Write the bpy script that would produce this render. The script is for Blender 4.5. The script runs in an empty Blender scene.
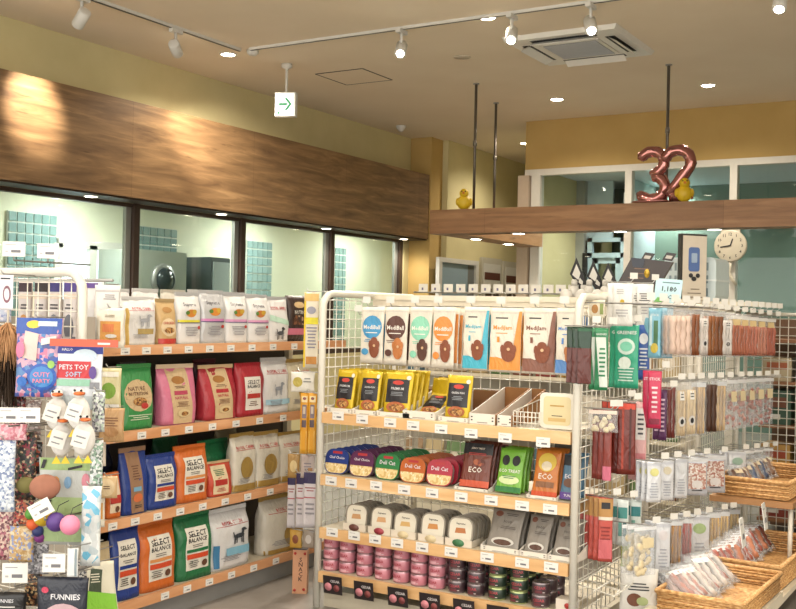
import bpy, math, random
from mathutils import Vector
R=random.Random(7)
S=bpy.context.scene
COL=S.collection
PI=math.pi
# ------------------------------------------------------------------ camera
F=1057.0; YAW=math.radians(30.9); ROLL=math.radians(1.24); EYE=1.40
PITCH=math.atan(6.5/F)
cd=bpy.data.cameras.new('camera'); cam=bpy.data.objects.new('camera',cd); COL.objects.link(cam)
cd.sensor_width=36; cd.lens=36*F/796; cd.clip_end=100
cam.location=(0,0,EYE)
from mathutils import Matrix
cam.matrix_world=Matrix.Translation((0,0,EYE))@Matrix.Rotation(YAW,4,'Z')@Matrix.Rotation(PI/2+PITCH,4,'X')@Matrix.Rotation(ROLL,4,'Z')
S.camera=cam
def ray(px,py):
    u=px-398; v=py-304.5
    c,s=math.cos(ROLL),math.sin(ROLL)
    a=u*c+v*s; b=-u*s+v*c
    cp,sp=math.cos(PITCH),math.sin(PITCH)
    fwd=F*cp+b*sp; up=F*sp-b*cp
    return (-math.sin(YAW)*fwd+math.cos(YAW)*a, math.cos(YAW)*fwd+math.sin(YAW)*a, up)
def hit(px,py,ax,val):
    r=ray(px,py); o=(0,0,EYE); t=(val-o[ax])/r[ax]
    return Vector([o[i]+r[i]*t for i in range(3)])
# ------------------------------------------------------------------ materials
def lin(c):
    return tuple((x/12.92 if x<=.04045 else ((x+.055)/1.055)**2.4) for x in c)
def hexc(h): return lin(tuple(int(h[i:i+2],16)/255 for i in (0,2,4)))
MC={}
def mat(h,rough=.5,metal=0,alpha=1,var=.06,scale=18,emit=0,name=None):
    key=(h,rough,metal,alpha,var,scale,emit)
    if key in MC: return MC[key]
    m=bpy.data.materials.new(name or 'm_'+h); m.use_nodes=True
    nt=m.node_tree; b=nt.nodes['Principled BSDF']
    c=tuple(x*(.72 if not emit else 1) for x in hexc(h))
    tc=nt.nodes.new('ShaderNodeTexCoord'); nz=nt.nodes.new('ShaderNodeTexNoise'); nz.inputs['Scale'].default_value=scale
    nt.links.new(tc.outputs['Object'],nz.inputs['Vector'])
    mx=nt.nodes.new('ShaderNodeMix'); mx.data_type='RGBA'
    mx.inputs[6].default_value=(*[x*(1-var) for x in c],1); mx.inputs[7].default_value=(*[min(1,x*(1+var)) for x in c],1)
    nt.links.new(nz.outputs['Fac'],mx.inputs[0]); nt.links.new(mx.outputs[2],b.inputs['Base Color'])
    b.inputs['Roughness'].default_value=rough; b.inputs['Metallic'].default_value=metal; b.inputs['Alpha'].default_value=alpha
    if emit:
        b.inputs['Emission Color'].default_value=(*c,1); b.inputs['Emission Strength'].default_value=emit
    MC[key]=m; return m
def ramp_mat(name,stops,kind='noise',scale=(20,20,20),rough=.5,detail=3,alpha=1,bump=0,nscale=1):
    if name in MC: return MC[name]
    m=bpy.data.materials.new(name); m.use_nodes=True
    nt=m.node_tree; b=nt.nodes['Principled BSDF']
    tc=nt.nodes.new('ShaderNodeTexCoord'); mp=nt.nodes.new('ShaderNodeMapping'); mp.inputs['Scale'].default_value=scale
    nt.links.new(tc.outputs['Object'],mp.inputs['Vector'])
    if kind=='noise':
        t=nt.nodes.new('ShaderNodeTexNoise'); t.inputs['Detail'].default_value=detail; out=t.outputs['Fac']
    else:
        t=nt.nodes.new('ShaderNodeTexVoronoi'); out=t.outputs['Color']
    t.inputs['Scale'].default_value=nscale
    nt.links.new(mp.outputs['Vector'],t.inputs['Vector'])
    if kind!='noise':
        sx=nt.nodes.new('ShaderNodeSeparateColor'); nt.links.new(out,sx.inputs[0]); out=sx.outputs[0]
    r=nt.nodes.new('ShaderNodeValToRGB'); cr=r.color_ramp
    if kind!='noise': cr.interpolation='CONSTANT'
    while len(cr.elements)<len(stops): cr.elements.new(.5)
    for e,(p,h) in zip(cr.elements,stops):
        e.position=p; e.color=(*[x*(.75 if kind!='noise' else 1) for x in hexc(h)],1)
    nt.links.new(out,r.inputs[0]); nt.links.new(r.outputs[0],b.inputs['Base Color'])
    b.inputs['Roughness'].default_value=rough; b.inputs['Alpha'].default_value=alpha
    if bump:
        bp=nt.nodes.new('ShaderNodeBump'); bp.inputs['Strength'].default_value=bump; nt.links.new(out,bp.inputs['Height']); nt.links.new(bp.outputs[0],b.inputs['Normal'])
    MC[name]=m; return m
def crinkle(m,st=.35):
    if m.name.startswith('crinkled'): return m
    key=('cr',m.name)
    if key in MC: return MC[key]
    n=m.copy(); n.name='crinkled_'+m.name; nt=n.node_tree; b=nt.nodes['Principled BSDF']
    tc=nt.nodes.new('ShaderNodeTexCoord'); mp=nt.nodes.new('ShaderNodeMapping'); mp.inputs['Scale'].default_value=(26,26,13)
    nz=nt.nodes.new('ShaderNodeTexNoise'); nz.inputs['Scale'].default_value=1; nz.inputs['Detail'].default_value=3; nz.inputs['Distortion'].default_value=1.2
    bp=nt.nodes.new('ShaderNodeBump'); bp.inputs['Strength'].default_value=st; bp.inputs['Distance'].default_value=.02
    nt.links.new(tc.outputs['Object'],mp.inputs['Vector']); nt.links.new(mp.outputs[0],nz.inputs['Vector']); nt.links.new(nz.outputs['Fac'],bp.inputs['Height']); nt.links.new(bp.outputs[0],b.inputs['Normal'])
    MC[key]=n; return n
def print_mat(name,hs,s=110):      # busy printed artwork: small cells of the given inks
    n=len(hs); return ramp_mat(name,[(i/n,h) for i,h in enumerate(hs)],'vor',(s,s,s),.4)
def film(h='eef2f4',a=.22,rough=.12):
    return mat(h,rough,0,a,.03)
def wood_mat(name,c0,c1,c2,axis,tilew=1.8,tileh=.9,rough=.5,gap='3a2413'):
    m=bpy.data.materials.new(name); m.use_nodes=True
    nt=m.node_tree; b=nt.nodes['Principled BSDF']; N=nt.nodes.new; L=nt.links.new
    tc=N('ShaderNodeTexCoord'); mp=N('ShaderNodeMapping')
    sc=[9,9,9]; sc[axis]=.9; mp.inputs['Scale'].default_value=sc
    L(tc.outputs['Object'],mp.inputs['Vector'])
    n1=N('ShaderNodeTexNoise'); n1.inputs['Scale'].default_value=1.6; n1.inputs['Detail'].default_value=8; n1.inputs['Roughness'].default_value=.62; n1.inputs['Distortion'].default_value=.6
    L(mp.outputs[0],n1.inputs['Vector'])
    r=N('ShaderNodeValToRGB'); cr=r.color_ramp; cr.elements.new(.5)
    for e,(p,h) in zip(cr.elements,[(.3,c0),(.52,c1),(.72,c2)]): e.position=p; e.color=(*hexc(h),1)
    L(n1.outputs['Fac'],r.inputs[0])
    # dark streak knots
    mp2=N('ShaderNodeMapping'); s2=[22,22,22]; s2[axis]=2.2; mp2.inputs['Scale'].default_value=s2; L(tc.outputs['Object'],mp2.inputs['Vector'])
    n2=N('ShaderNodeTexNoise'); n2.inputs['Scale'].default_value=1.5; n2.inputs['Detail'].default_value=5; L(mp2.outputs[0],n2.inputs['Vector'])
    r2=N('ShaderNodeValToRGB'); r2.color_ramp.elements[0].position=.66; r2.color_ramp.elements[0].color=(1,1,1,1); r2.color_ramp.elements[1].position=.76; r2.color_ramp.elements[1].color=(.42,.36,.3,1)
    L(n2.outputs['Fac'],r2.inputs[0])
    mu=N('ShaderNodeMix'); mu.data_type='RGBA'; mu.blend_type='MULTIPLY'; mu.inputs[0].default_value=1
    L(r.outputs[0],mu.inputs[6]); L(r2.outputs[0],mu.inputs[7])
    # panel seams and tone per panel
    sep=N('ShaderNodeSeparateXYZ'); L(tc.outputs['Object'],sep.inputs[0]); cb=N('ShaderNodeCombineXYZ')
    L(sep.outputs[axis],cb.inputs[0]); L(sep.outputs[2],cb.inputs[1])
    bk=N('ShaderNodeTexBrick'); bk.inputs['Scale'].default_value=1; bk.inputs['Brick Width'].default_value=tilew; bk.inputs['Row Height'].default_value=tileh
    bk.inputs['Mortar Size'].default_value=.0015; bk.inputs['Color1'].default_value=(1,1,1,1); bk.inputs['Color2'].default_value=(.82,.8,.78,1); bk.inputs['Mortar'].default_value=(.5,.42,.36,1); bk.offset=0
    L(cb.outputs[0],bk.inputs['Vector'])
    mu2=N('ShaderNodeMix'); mu2.data_type='RGBA'; mu2.blend_type='MULTIPLY'; mu2.inputs[0].default_value=1
    L(mu.outputs[2],mu2.inputs[6]); L(bk.outputs['Color'],mu2.inputs[7])
    L(mu2.outputs[2],b.inputs['Base Color']); b.inputs['Roughness'].default_value=rough
    return m
def glass_mat(name='pane_glass',tint='f2f8f6',refl=1.0):
    if name in MC: return MC[name]
    m=bpy.data.materials.new(name); m.use_nodes=True; nt=m.node_tree
    for n in list(nt.nodes): nt.nodes.remove(n)
    o=nt.nodes.new('ShaderNodeOutputMaterial'); t=nt.nodes.new('ShaderNodeBsdfTransparent'); g=nt.nodes.new('ShaderNodeBsdfGlossy'); mx=nt.nodes.new('ShaderNodeMixShader')
    t.inputs[0].default_value=(*hexc(tint),1); g.inputs['Roughness'].default_value=.01
    ge=nt.nodes.new('ShaderNodeNewGeometry'); dt=nt.nodes.new('ShaderNodeVectorMath'); dt.operation='DOT_PRODUCT'
    nt.links.new(ge.outputs['Incoming'],dt.inputs[0]); nt.links.new(ge.outputs['True Normal'],dt.inputs[1])
    def mth(op,a,b=None):
        n=nt.nodes.new('ShaderNodeMath'); n.operation=op
        for i,q in enumerate((a,b)):
            if q is None: continue
            if isinstance(q,(int,float)): n.inputs[i].default_value=q
            else: nt.links.new(q,n.inputs[i])
        return n.outputs[0]
    fr=mth('MULTIPLY',mth('POWER',mth('SUBTRACT',1.0,mth('ABSOLUTE',dt.outputs['Value'])),5.0),.93*refl)
    ml=nt.nodes.new('ShaderNodeMath'); ml.operation='ADD'; ml.inputs[1].default_value=.05*refl; nt.links.new(fr,ml.inputs[0])
    nt.links.new(ml.outputs[0],mx.inputs[0]); nt.links.new(t.outputs[0],mx.inputs[1]); nt.links.new(g.outputs[0],mx.inputs[2]); nt.links.new(mx.outputs[0],o.inputs[0])
    MC[name]=m; return m
# ------------------------------------------------------------------ mesh builder
class MB:
    def __init__(s): s.v=[]; s.f=[]; s.m=[]; s.mats=[]; s.sm=[]
    def mi(s,m):
        if m not in s.mats: s.mats.append(m)
        return s.mats.index(m)
    def add(s,vs,fs,m,smooth=False):
        o=len(s.v); s.v+= [tuple(v) for v in vs]; k=s.mi(m)
        for f in fs: s.f.append([o+i for i in f]); s.m.append(k); s.sm.append(smooth)
        return s
    def box(s,x0,x1,y0,y1,z0,z1,m,bev=0):
        if x0>x1:x0,x1=x1,x0
        if y0>y1:y0,y1=y1,y0
        if z0>z1:z0,z1=z1,z0
        v=[(x,y,z) for z in (z0,z1) for y in (y0,y1) for x in (x0,x1)]
        f=[(0,2,3,1),(4,5,7,6),(0,1,5,4),(2,6,7,3),(0,4,6,2),(1,3,7,5)]
        return s.add(v,f,m)
    def tube(s,pts,r,m,n=7,caps=True,rs=None):
        pts=[Vector(p) for p in pts]; V=[];Fc=[]
        up=None
        for i,p in enumerate(pts):
            d=(pts[min(i+1,len(pts)-1)]-pts[max(i-1,0)])
            if d.length<1e-9: d=Vector((0,0,1))
            d.normalize()
            if up is None:
                up=Vector((0,0,1)) if abs(d.z)<.9 else Vector((1,0,0))
            a=d.cross(up); 
            if a.length<1e-6: a=d.cross(Vector((0,1,0)))
            a.normalize(); b=a.cross(d).normalized(); up=b
            rr=rs[i] if rs else r
            for k in range(n):
                t=2*PI*k/n; V.append(p+a*math.cos(t)*rr+b*math.sin(t)*rr)
        for i in range(len(pts)-1):
            for k in range(n):
                Fc.append((i*n+k,i*n+(k+1)%n,(i+1)*n+(k+1)%n,(i+1)*n+k))
        if caps: Fc.append(tuple(range(n))[::-1]); Fc.append(tuple(range((len(pts)-1)*n,len(pts)*n)))
        return s.add(V,Fc,m,True)
    def lathe(s,prof,m,c=(0,0,0),n=16,ax='z',sx=1,sy=1):
        V=[];Fc=[]
        for r,z in prof:
            for k in range(n):
                t=2*PI*k/n; x,y=r*math.cos(t)*sx,r*math.sin(t)*sy
                if ax=='z': V.append((c[0]+x,c[1]+y,c[2]+z))
                elif ax=='y': V.append((c[0]+x,c[1]+z,c[2]+y))
                else: V.append((c[0]+z,c[1]+x,c[2]+y))
        L=len(prof)
        for i in range(L-1):
            for k in range(n): Fc.append((i*n+k,i*n+(k+1)%n,(i+1)*n+(k+1)%n,(i+1)*n+k))
        Fc.append(tuple(range(n))[::-1]); Fc.append(tuple(range((L-1)*n,L*n)))
        return s.add(V,Fc,m,True)
    def ball(s,c,r,m,n=12,sx=1,sy=1,sz=1):
        pr=[(r*math.sin(PI*i/n)+1e-5,-r*math.cos(PI*i/n)*sz) for i in range(n+1)]
        return s.lathe(pr,m,c,n+4,'z',sx,sy)
    def prism(s,pts,y0,y1,m):     # outline in x,z extruded along y
        n=len(pts); V=[(x,y0,z) for x,z in pts]+[(x,y1,z) for x,z in pts]
        Fc=[tuple(range(n)),tuple(range(n,2*n))[::-1]]+[(i,i+n,(i+1)%n+n,(i+1)%n) for i in range(n)]
        return s.add(V,Fc,m)
    def text(s,t,cx,cz,w,m,y=-.001,hmax=None,mapf=None,rot=0):
        vs,fs,tw,th=text_mesh(t); k=w/tw
        if hmax and th*k>hmax: k=hmax/th
        out=[]
        for x,z in vs:
            X,Z=x*k,z*k
            if rot: X,Z=X*math.cos(rot)-Z*math.sin(rot),X*math.sin(rot)+Z*math.cos(rot)
            X+=cx;Z+=cz
            out.append(mapf(X,Z) if mapf else (X,y,Z))
        return s.add(out,fs,m)
    def build(s,name,parent=None,loc=None,rot=None):
        me=bpy.data.meshes.new(name); me.from_pydata(s.v,[],s.f)
        for m in s.mats: me.materials.append(m)
        me.polygons.foreach_set('material_index',s.m); me.polygons.foreach_set('use_smooth',s.sm); me.update()
        o=bpy.data.objects.new(name,me); COL.objects.link(o)
        if parent: o.parent=parent
        if loc: o.location=loc
        if rot is not None: o.rotation_euler=rot if hasattr(rot,'__len__') else (0,0,rot)
        return o
TC={}
def text_mesh(t):
    if t in TC: return TC[t]
    cu=bpy.data.curves.new('lettering','FONT'); cu.body=t; cu.size=1; cu.resolution_u=1; cu.offset=.018
    o=bpy.data.objects.new('lettering',cu); COL.objects.link(o)
    dg=bpy.context.evaluated_depsgraph_get(); me=o.evaluated_get(dg).to_mesh()
    vs=[(v.co.x,v.co.y) for v in me.vertices]; fs=[tuple(p.vertices) for p in me.polygons]
    o.evaluated_get(dg).to_mesh_clear(); bpy.data.objects.remove(o); bpy.data.curves.remove(cu)
    x0=min(v[0] for v in vs);x1=max(v[0] for v in vs);y0=min(v[1] for v in vs);y1=max(v[1] for v in vs)
    vs=[(v[0]-(x0+x1)/2,v[1]-(y0+y1)/2) for v in vs]
    TC[t]=(vs,fs,x1-x0,y1-y0); return TC[t]
def short(t):
    w=t.split()
    for drop in ('the','a','an','its'):
        while len(w)>16 and drop in w[1:]: w.pop(len(w)-1-w[::-1].index(drop))
    return ' '.join(w[:16])
def tag(o,label,cat,group=None,kind=None):
    label=short(label)
    o['label']=label; o['category']=cat
    if group:o['group']=group
    if kind:o['kind']=kind
    return o
def thing(name,label,cat,loc=(0,0,0),rz=0,group=None):
    o=bpy.data.objects.new(name,None); COL.objects.link(o); o.empty_display_size=.05
    o.location=loc; o.rotation_euler=(0,0,rz); return tag(o,label,cat,group)
def struct(name,mb): o=mb.build(name); o['kind']='structure'; return o
def dup(root,loc,rz,label,group=None,rot=None):
    r=root.copy(); COL.objects.link(r); r.location=loc; r.rotation_euler=rot or (0,0,rz); r['label']=short(label)
    if group: r['group']=group
    for ch in list(root.children):
        c=ch.copy(); COL.objects.link(c); c.parent=r
        for g in list(ch.children):
            d=g.copy(); COL.objects.link(d); d.parent=c
    return r
ORD=['first','second','third','fourth','fifth','sixth','seventh','eighth','ninth','tenth','eleventh','twelfth','thirteenth','fourteenth']
def spot_of(i,n,side='left'):
    if i==0: return 'leftmost'
    if i==n-1: return 'rightmost'
    return ORD[i]+' from the left'
# ------------------------------------------------------------------ common colours
WHITE=mat('e9e7e0',.45); CREAM=mat('efe6d0',.4); RAILW=mat('e6e2d6',.3); STEEL=mat('b9b9b6',.3,.6)
BLACK=mat('17161a',.5); INK=mat('2b2b30',.6); REDINK=mat('b8312f',.5); DARK=mat('2a2623',.7)
LIPW=wood_mat('shelf_edge_wood','c69a66','d6ad7a','e2c194',0,5,5,.45)
LIPD=wood_mat('shelf_edge_wood_side','b98052','c9946a','d6a780',1,5,5,.45)
KIB=ramp_mat('kibble',[(.0,'8a5a2c'),(.35,'b98548'),(.65,'6b3f1e'),(.85,'d2a566')],'vor',(130,130,130),.6)
TINY=ramp_mat('fine_print',[(0,'ece9e2'),(.55,'8f8c8a'),(.8,'efece6')],'vor',(90,90,260),.5)
# ------------------------------------------------------------------ packs: stand-up bags and hanging pouches
class Pack:
    def __init__(s,w,h,d,style='stand',seed=0,p=.55):
        s.w,s.h,s.d,s.style,s.p=w,h,d,style,p; s.r=random.Random(seed); s.ph=[s.r.uniform(0,6.28) for _ in range(6)]
    def dep(s,t):
        if s.style=='stand':   # flat bottom, tapering to a flat top seam
            return s.d*(1 if t<.35 else max(.03,1-((t-.35)/.65)**1.5*1.0))
        if s.style=='block':
            return s.d*(1 if t<.72 else max(.04,1-(t-.72)/.26))
        return max(.03*s.d,s.d*math.sin(PI*min(1,max(0,.04+t*.92)))**.6)   # pillow
    def wid(s,t):
        k=1.0
        if s.style=='stand': k=.94+.06*t
        if s.style=='block': k=1-.02*math.sin(PI*t)
        if s.style=='pillow': k=1-.05*math.sin(PI*t)
        return s.w*k
    def lean(s,t): return s.d*.18*max(0,t-.6) if s.style=='stand' else 0
    def wr(s,x,z):
        return .003*math.sin(z/s.h*11+s.ph[0]+x/s.w*4)*math.sin(x/s.w*7+s.ph[1])*(s.d/.08)**.5 if s.d>.02 else .0008*math.sin(z/s.h*14+s.ph[0]+x/s.w*5)
    def front(s,x,z,off=.0012):
        t=min(1,max(0,z/s.h)); W=s.wid(t)/2; u=min(.985,abs(x)/W); c=u**(1/s.p); y=-s.dep(t)/2*(max(0,1-c*c)**(s.p/2))
        return (x,y-off+s.wr(x,z)+s.lean(t),z)
    def body(s,mb,m,nz=12,n=20):
        V=[];Fc=[]
        for i in range(nz+1):
            t=i/nz; z=t*s.h; D=s.dep(t)/2; W=s.wid(t)/2
            for k in range(n):
                a=2*PI*k/n; ca,sa=math.cos(a),math.sin(a)
                x=W*math.copysign(abs(ca)**s.p,ca); y=D*math.copysign(abs(sa)**s.p,sa)
                V.append((x,y+(s.wr(x,z) if sa<0 else 0)+s.lean(t),z))
        for i in range(nz):
            for k in range(n): Fc.append((i*n+k,i*n+(k+1)%n,(i+1)*n+(k+1)%n,(i+1)*n+k))
        Fc.append(tuple(range(n))[::-1]); Fc.append(tuple(range(nz*n,nz*n+n)))
        mb.add(V,Fc,m,True)
    def decal(s,mb,d,lay):
        off=.0012+.0007*lay; k=d[0]
        if k=='rect':
            _,cx,cz,w,h,m=d; cx*=s.w;cz*=s.h;w*=s.w;h*=s.h; nx,nz=8,6
            V=[s.front(cx-w/2+w*i/nx,cz-h/2+h*j/nz,off) for j in range(nz+1) for i in range(nx+1)]
            Fc=[(j*(nx+1)+i,j*(nx+1)+i+1,(j+1)*(nx+1)+i+1,(j+1)*(nx+1)+i) for j in range(nz) for i in range(nx)]
            mb.add(V,Fc,m,True)
        elif k=='poly':
            _,pts,m=d   # trapezoid-like: 4 corners bl, br, tr, tl in fractions
            nx,nz=8,8; q=[(x*s.w,z*s.h) for x,z in pts]; V=[]
            for j in range(nz+1):
                for i in range(nx+1):
                    a,b=i/nx,j/nz
                    x=(q[0][0]*(1-a)+q[1][0]*a)*(1-b)+(q[3][0]*(1-a)+q[2][0]*a)*b
                    z=(q[0][1]*(1-a)+q[1][1]*a)*(1-b)+(q[3][1]*(1-a)+q[2][1]*a)*b
                    V.append(s.front(x,z,off))
            mb.add(V,[(j*(nx+1)+i,j*(nx+1)+i+1,(j+1)*(nx+1)+i+1,(j+1)*(nx+1)+i) for j in range(nz) for i in range(nx)],m,True)
        elif k=='ell':
            _,cx,cz,w,h,m=d; cx*=s.w;cz*=s.h;w*=s.w/2;h*=s.h/2
            V=[s.front(cx,cz,off)];Fc=[];n=16
            for q in range(1,4):
                for i in range(n): V.append(s.front(cx+w*q/3*math.cos(2*PI*i/n),cz+h*q/3*math.sin(2*PI*i/n),off))
            for i in range(n): Fc.append((0,1+i,1+(i+1)%n))
            for q in range(2):
                for i in range(n): Fc.append((1+q*n+i,1+(q+1)*n+i,1+(q+1)*n+(i+1)%n,1+q*n+(i+1)%n))
            mb.add(V,Fc,m,True)
        elif k=='text':
            _,t,cx,cz,w,m=d[:6]; hm=d[6]*s.h if len(d)>6 else None
            mb.text(t,cx*s.w,cz*s.h,w*s.w,m,hmax=hm,mapf=lambda X,Z:s.front(X,Z,off))
        elif k=='lines':   # rows of small type
            _,cx,cz,w,h,n,m=d
            for i in range(n):
                ww=w*(.6+.4*s.r.random()); s.decal(mb,('rect',cx,cz+h/2-h*(i+.5)/n,ww,h/n*.42,m),lay)
    def make(s,name,label,cat,body,decals,group=None,seal=None,hang=False,inner=None,lname='printed_label'):
        root=MB(); s.body(root,crinkle(body)); decals=[tuple(crinkle(q) if isinstance(q,bpy.types.Material) and q not in (INK,) else q for q in d) for d in (decals or [])]; o=root.build(name); tag(o,label,cat,group)
        if decals:
            mb=MB()
            for i,d in enumerate(decals): s.decal(mb,d,i)
            mb.build(lname,o)
        if seal:
            mb=MB(); t=s.lean(1); W=s.wid(1)/2
            z0,z1=s.h*.985,s.h*1.06
            mb.box(-W,W,t-.003,t+.003,z0,z1,seal)
            for i in range(3): mb.box(-W,W,t-.004,t+.004,z0+(z1-z0)*(.2+.28*i),z0+(z1-z0)*(.28+.28*i),seal)
            mb.build('top_seal',o)
        if inner: inner(o,s)
        return o
# price cards ------------------------------------------------------------
def card_mesh(w=.06,h=.04,c=None):
    mb=MB(); mb.box(-w/2,w/2,-.0015,.0015,0,h,c or mat('f4f3ee',.4))
    mb.box(-w*.38,w*.1,-.0022,-.0015,h*.76,h*.81,mat('a5a4a6')); mb.box(-w*.12,w*.3,-.0022,-.0015,h*.26,h*.44,mat('77767c')); mb.box(-w*.38,-w*.25,-.0022,-.0015,h*.28,h*.38,mat('b8b8b8'))
    return mb
exec_order=[]
# ================================================================== SETTING
CEIL=3.6; XW=-6.8; YB=11.11; BKX=-4.99
floorm=ramp_mat('floor_vinyl',[(.3,'6f6962'),(.6,'7b756e'),(.8,'746e67')],'noise',(6,6,6),.45)
ceilm=ramp_mat('ceiling_paint',[(.3,'dccdb6'),(.7,'e0d2bc')],'noise',(2,2,2),.8)
wallm=ramp_mat('wall_paint_olive',[(.3,'bdb286'),(.7,'c5ba8e')],'noise',(3,3,3),.8)
yelm=ramp_mat('wall_paint_ochre',[(.3,'ad9055'),(.7,'b5985d')],'noise',(3,3,3),.8)
teal=ramp_mat('wall_paint_teal',[(.3,'637a6f'),(.7,'687f74')],'noise',(3,3,3),.8)
palew=ramp_mat('wall_paint_pale',[(.3,'cfd2bd'),(.7,'d6d8c4')],'noise',(3,3,3),.8)
struct('floor',MB().box(-10.5,3.2,-1,17,-.1,0,floorm))
struct('ceiling',MB().box(XW,3.2,-1,17,CEIL,CEIL+.1,ceilm))
WB,WT=.9,2.30   # window sill and head
ys=[4.55,6.86,8.34,9.93,11.45]   # mullion lines
struct('wall_left',MB().box(XW-.15,XW,-1,11.6,0,WB,wallm).box(XW-.15,XW,-1,11.6,WT,CEIL,wallm).box(XW-.15,XW,-1,ys[0]-.6,WB,WT,wallm).box(XW-.15,XW,ys[4]+.02,11.6,WB,WT,wallm))
struct('wall_column',MB().box(XW-.15,-6.5,11.6,11.9,0,CEIL,yelm))
struct('wall_passage',MB().box(-6.55,-6.42,11.9,17,0,CEIL,wallm))
struct('wall_back',MB().box(-6.5,BKX,16.9,17,0,CEIL,wallm))
ftop=hit(600,166,1,YB).z
struct('wall_back_upper',MB().box(BKX,3.2,YB,YB+.14,ftop,CEIL,yelm))
struct('wall_block',MB().box(BKX,BKX+.1,YB+.14,17,0,CEIL,wallm))
struct('wall_right',MB().box(3.1,3.2,3,17,0,CEIL,wallm))
# bulkhead
wd=wood_mat('bulkhead_wood','604832','836647','a5845e',1,1.62,2,.42)
struct('trim_1',MB().box(XW,XW+.28,-1,12.05,2.31,3.12,wd).box(XW+.02,XW+.26,-1,12.03,2.295,2.31,mat('3c2a20',.5)))
# hung beam
wb=wood_mat('beam_wood','7c5838','946c48','aa825b',0,2.2,2,.45); wb2=wood_mat('beam_wood_return','9a7450','b08860','c49c74',1,2.2,2,.45)
struct('trim_2',MB().box(-4.99,3.1,8.9,9.12,2.15,2.38,wb))
struct('trim_3',MB().box(-4.97,-4.69,9.12,10.95,2.15,2.38,wb2))
# left windows
frm=mat('4a3a31',.4); alu=mat('a9aaa5',.35,.5); gl=glass_mat()
for i in range(4):
    y0,y1=ys[i]+.02,ys[i+1]-.02
    if i==0: y0=ys[0]-.6
    w=thing('window_%d'%(i+1),'x','window'); del w['label']; del w['category']; w['kind']='structure'
    x=XW-.06
    mb=MB(); mb.box(x-.03,x+.03,y0,y1,WT-.035,WT,frm).box(x-.03,x+.03,y0,y1,WB,WB+.05,frm).box(x-.03,x+.05,y1-.03,y1+.04,WB,WT,frm).box(x-.03,x+.03,y0-.02,y0+.02,WB,WT,frm)
    mb.box(x-.02,x+.02,y1-.1,y1-.04,WB,WT-.03,alu); mb.build('window_frame',w)
    MB().box(x-.004,x+.004,y0+.02,y1-.03,WB+.05,WT-.035,gl).build('pane',w)
# room behind the left windows
struct('wall_grooming_back',MB().box(-8.4,-8.3,-1,15,0,2.6,palew))
struct('wall_grooming_far',MB().box(-8.3,XW-.15,14.9,15,0,2.6,palew))
struct('wall_grooming_near',MB().box(-8.4,XW-.15,-1.1,-1,0,2.6,palew))
struct('ceiling_grooming',MB().box(-8.4,XW-.15,-1,15,2.6,2.7,mat('e6e4d6',.8)))
gridm=MB()
def blockpanel(x0,y0,y1,z0,z1,axis,label):
    t=thing('glass_block_panel',label,'panel',group='glass block panels in the room behind the left windows')
    mb=MB(); bm=mat('8fb0b2',.2); jm=mat('e9efe9',.6)
    n=max(2,round((y1-y0)/.1)); k=int((z1-z0)/.1)
    mb.box(x0-.02,x0,y0,y1,z0,z1,jm)
    g=MB()
    for i in range(n):
        for j in range(k):
            a=y0+i*(y1-y0)/n; b=z0+j*(z1-z0)/k; g.box(x0,x0+.012,a+.008,a+(y1-y0)/n-.008,b+.008,b+(z1-z0)/k-.008,bm)
    mb.build('backing_panel',t); g.build('glass_blocks',t)
for (px0,px1,pt,lab) in [(8,57,210,'pale blue glass block panel seen through the leftmost store window'),(135,177,225,'pale blue glass block panel above the front-loading washer'),(247,272,240,'narrow pale blue glass block panel seen through the third window'),(335,346,247,'slim pale blue glass block panel seen through the rightmost left-wall window')]:
    a=hit(px0,pt,0,-8.27); b=hit(px1,pt,0,-8.27); blockpanel(-8.27,a.y,b.y,0,a.z,1,lab)
# daylight window in the grooming room
a=hit(57,243,0,-8.27); b=hit(131,245,0,-8.27)
w=thing('window_5','x','w'); del w['label']; del w['category']; w['kind']='structure'
MB().box(-8.299,-8.285,a.y,b.y,.7,a.z,mat('dff2fb',.5,emit=.8)).build('pane',w)
mb=MB()
for yy in (a.y,a.y+(b.y-a.y)*.45,b.y): mb.box(-8.285,-8.24,yy-.05,yy+.05,.7,a.z,WHITE)
mb.box(-8.285,-8.24,a.y,b.y,a.z-.04,a.z+.05,WHITE); mb.build('window_frame',w)
# washer
c=hit(148,280,0,-7.9)
t=thing('washing_machine','white front-loading washer with dark round door behind the second window','washer',(-7.95,c.y,0))
MB().box(-.3,.25,-.36,.36,.0,c.z+.3,mat('b9bfb4',.4)).build('cabinet',t)
MB().lathe([(.17,0),(.17,.03),(.13,.04)],STEEL,(.25,0,c.z),20,'x').build('door_ring',t)
MB().lathe([(.13,0),(.11,.04),(.02,.06)],mat('2c3338',.1),(.25+.035,0,c.z),20,'x').build('door_glass',t)
tt=thing('shelf_cabinet','slim dark-edged cabinet beside the front-loading washer','cabinet',(-7.95,hit(168,275,0,-7.95).y+.62,0))
MB().box(-.25,.2,-.16,.16,0,1.95,mat('5b6468',.5)).build('body',tt); MB().box(.2,.22,-.13,.13,.1,1.9,mat('c7d4d6',.3)).build('door',tt)
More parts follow.
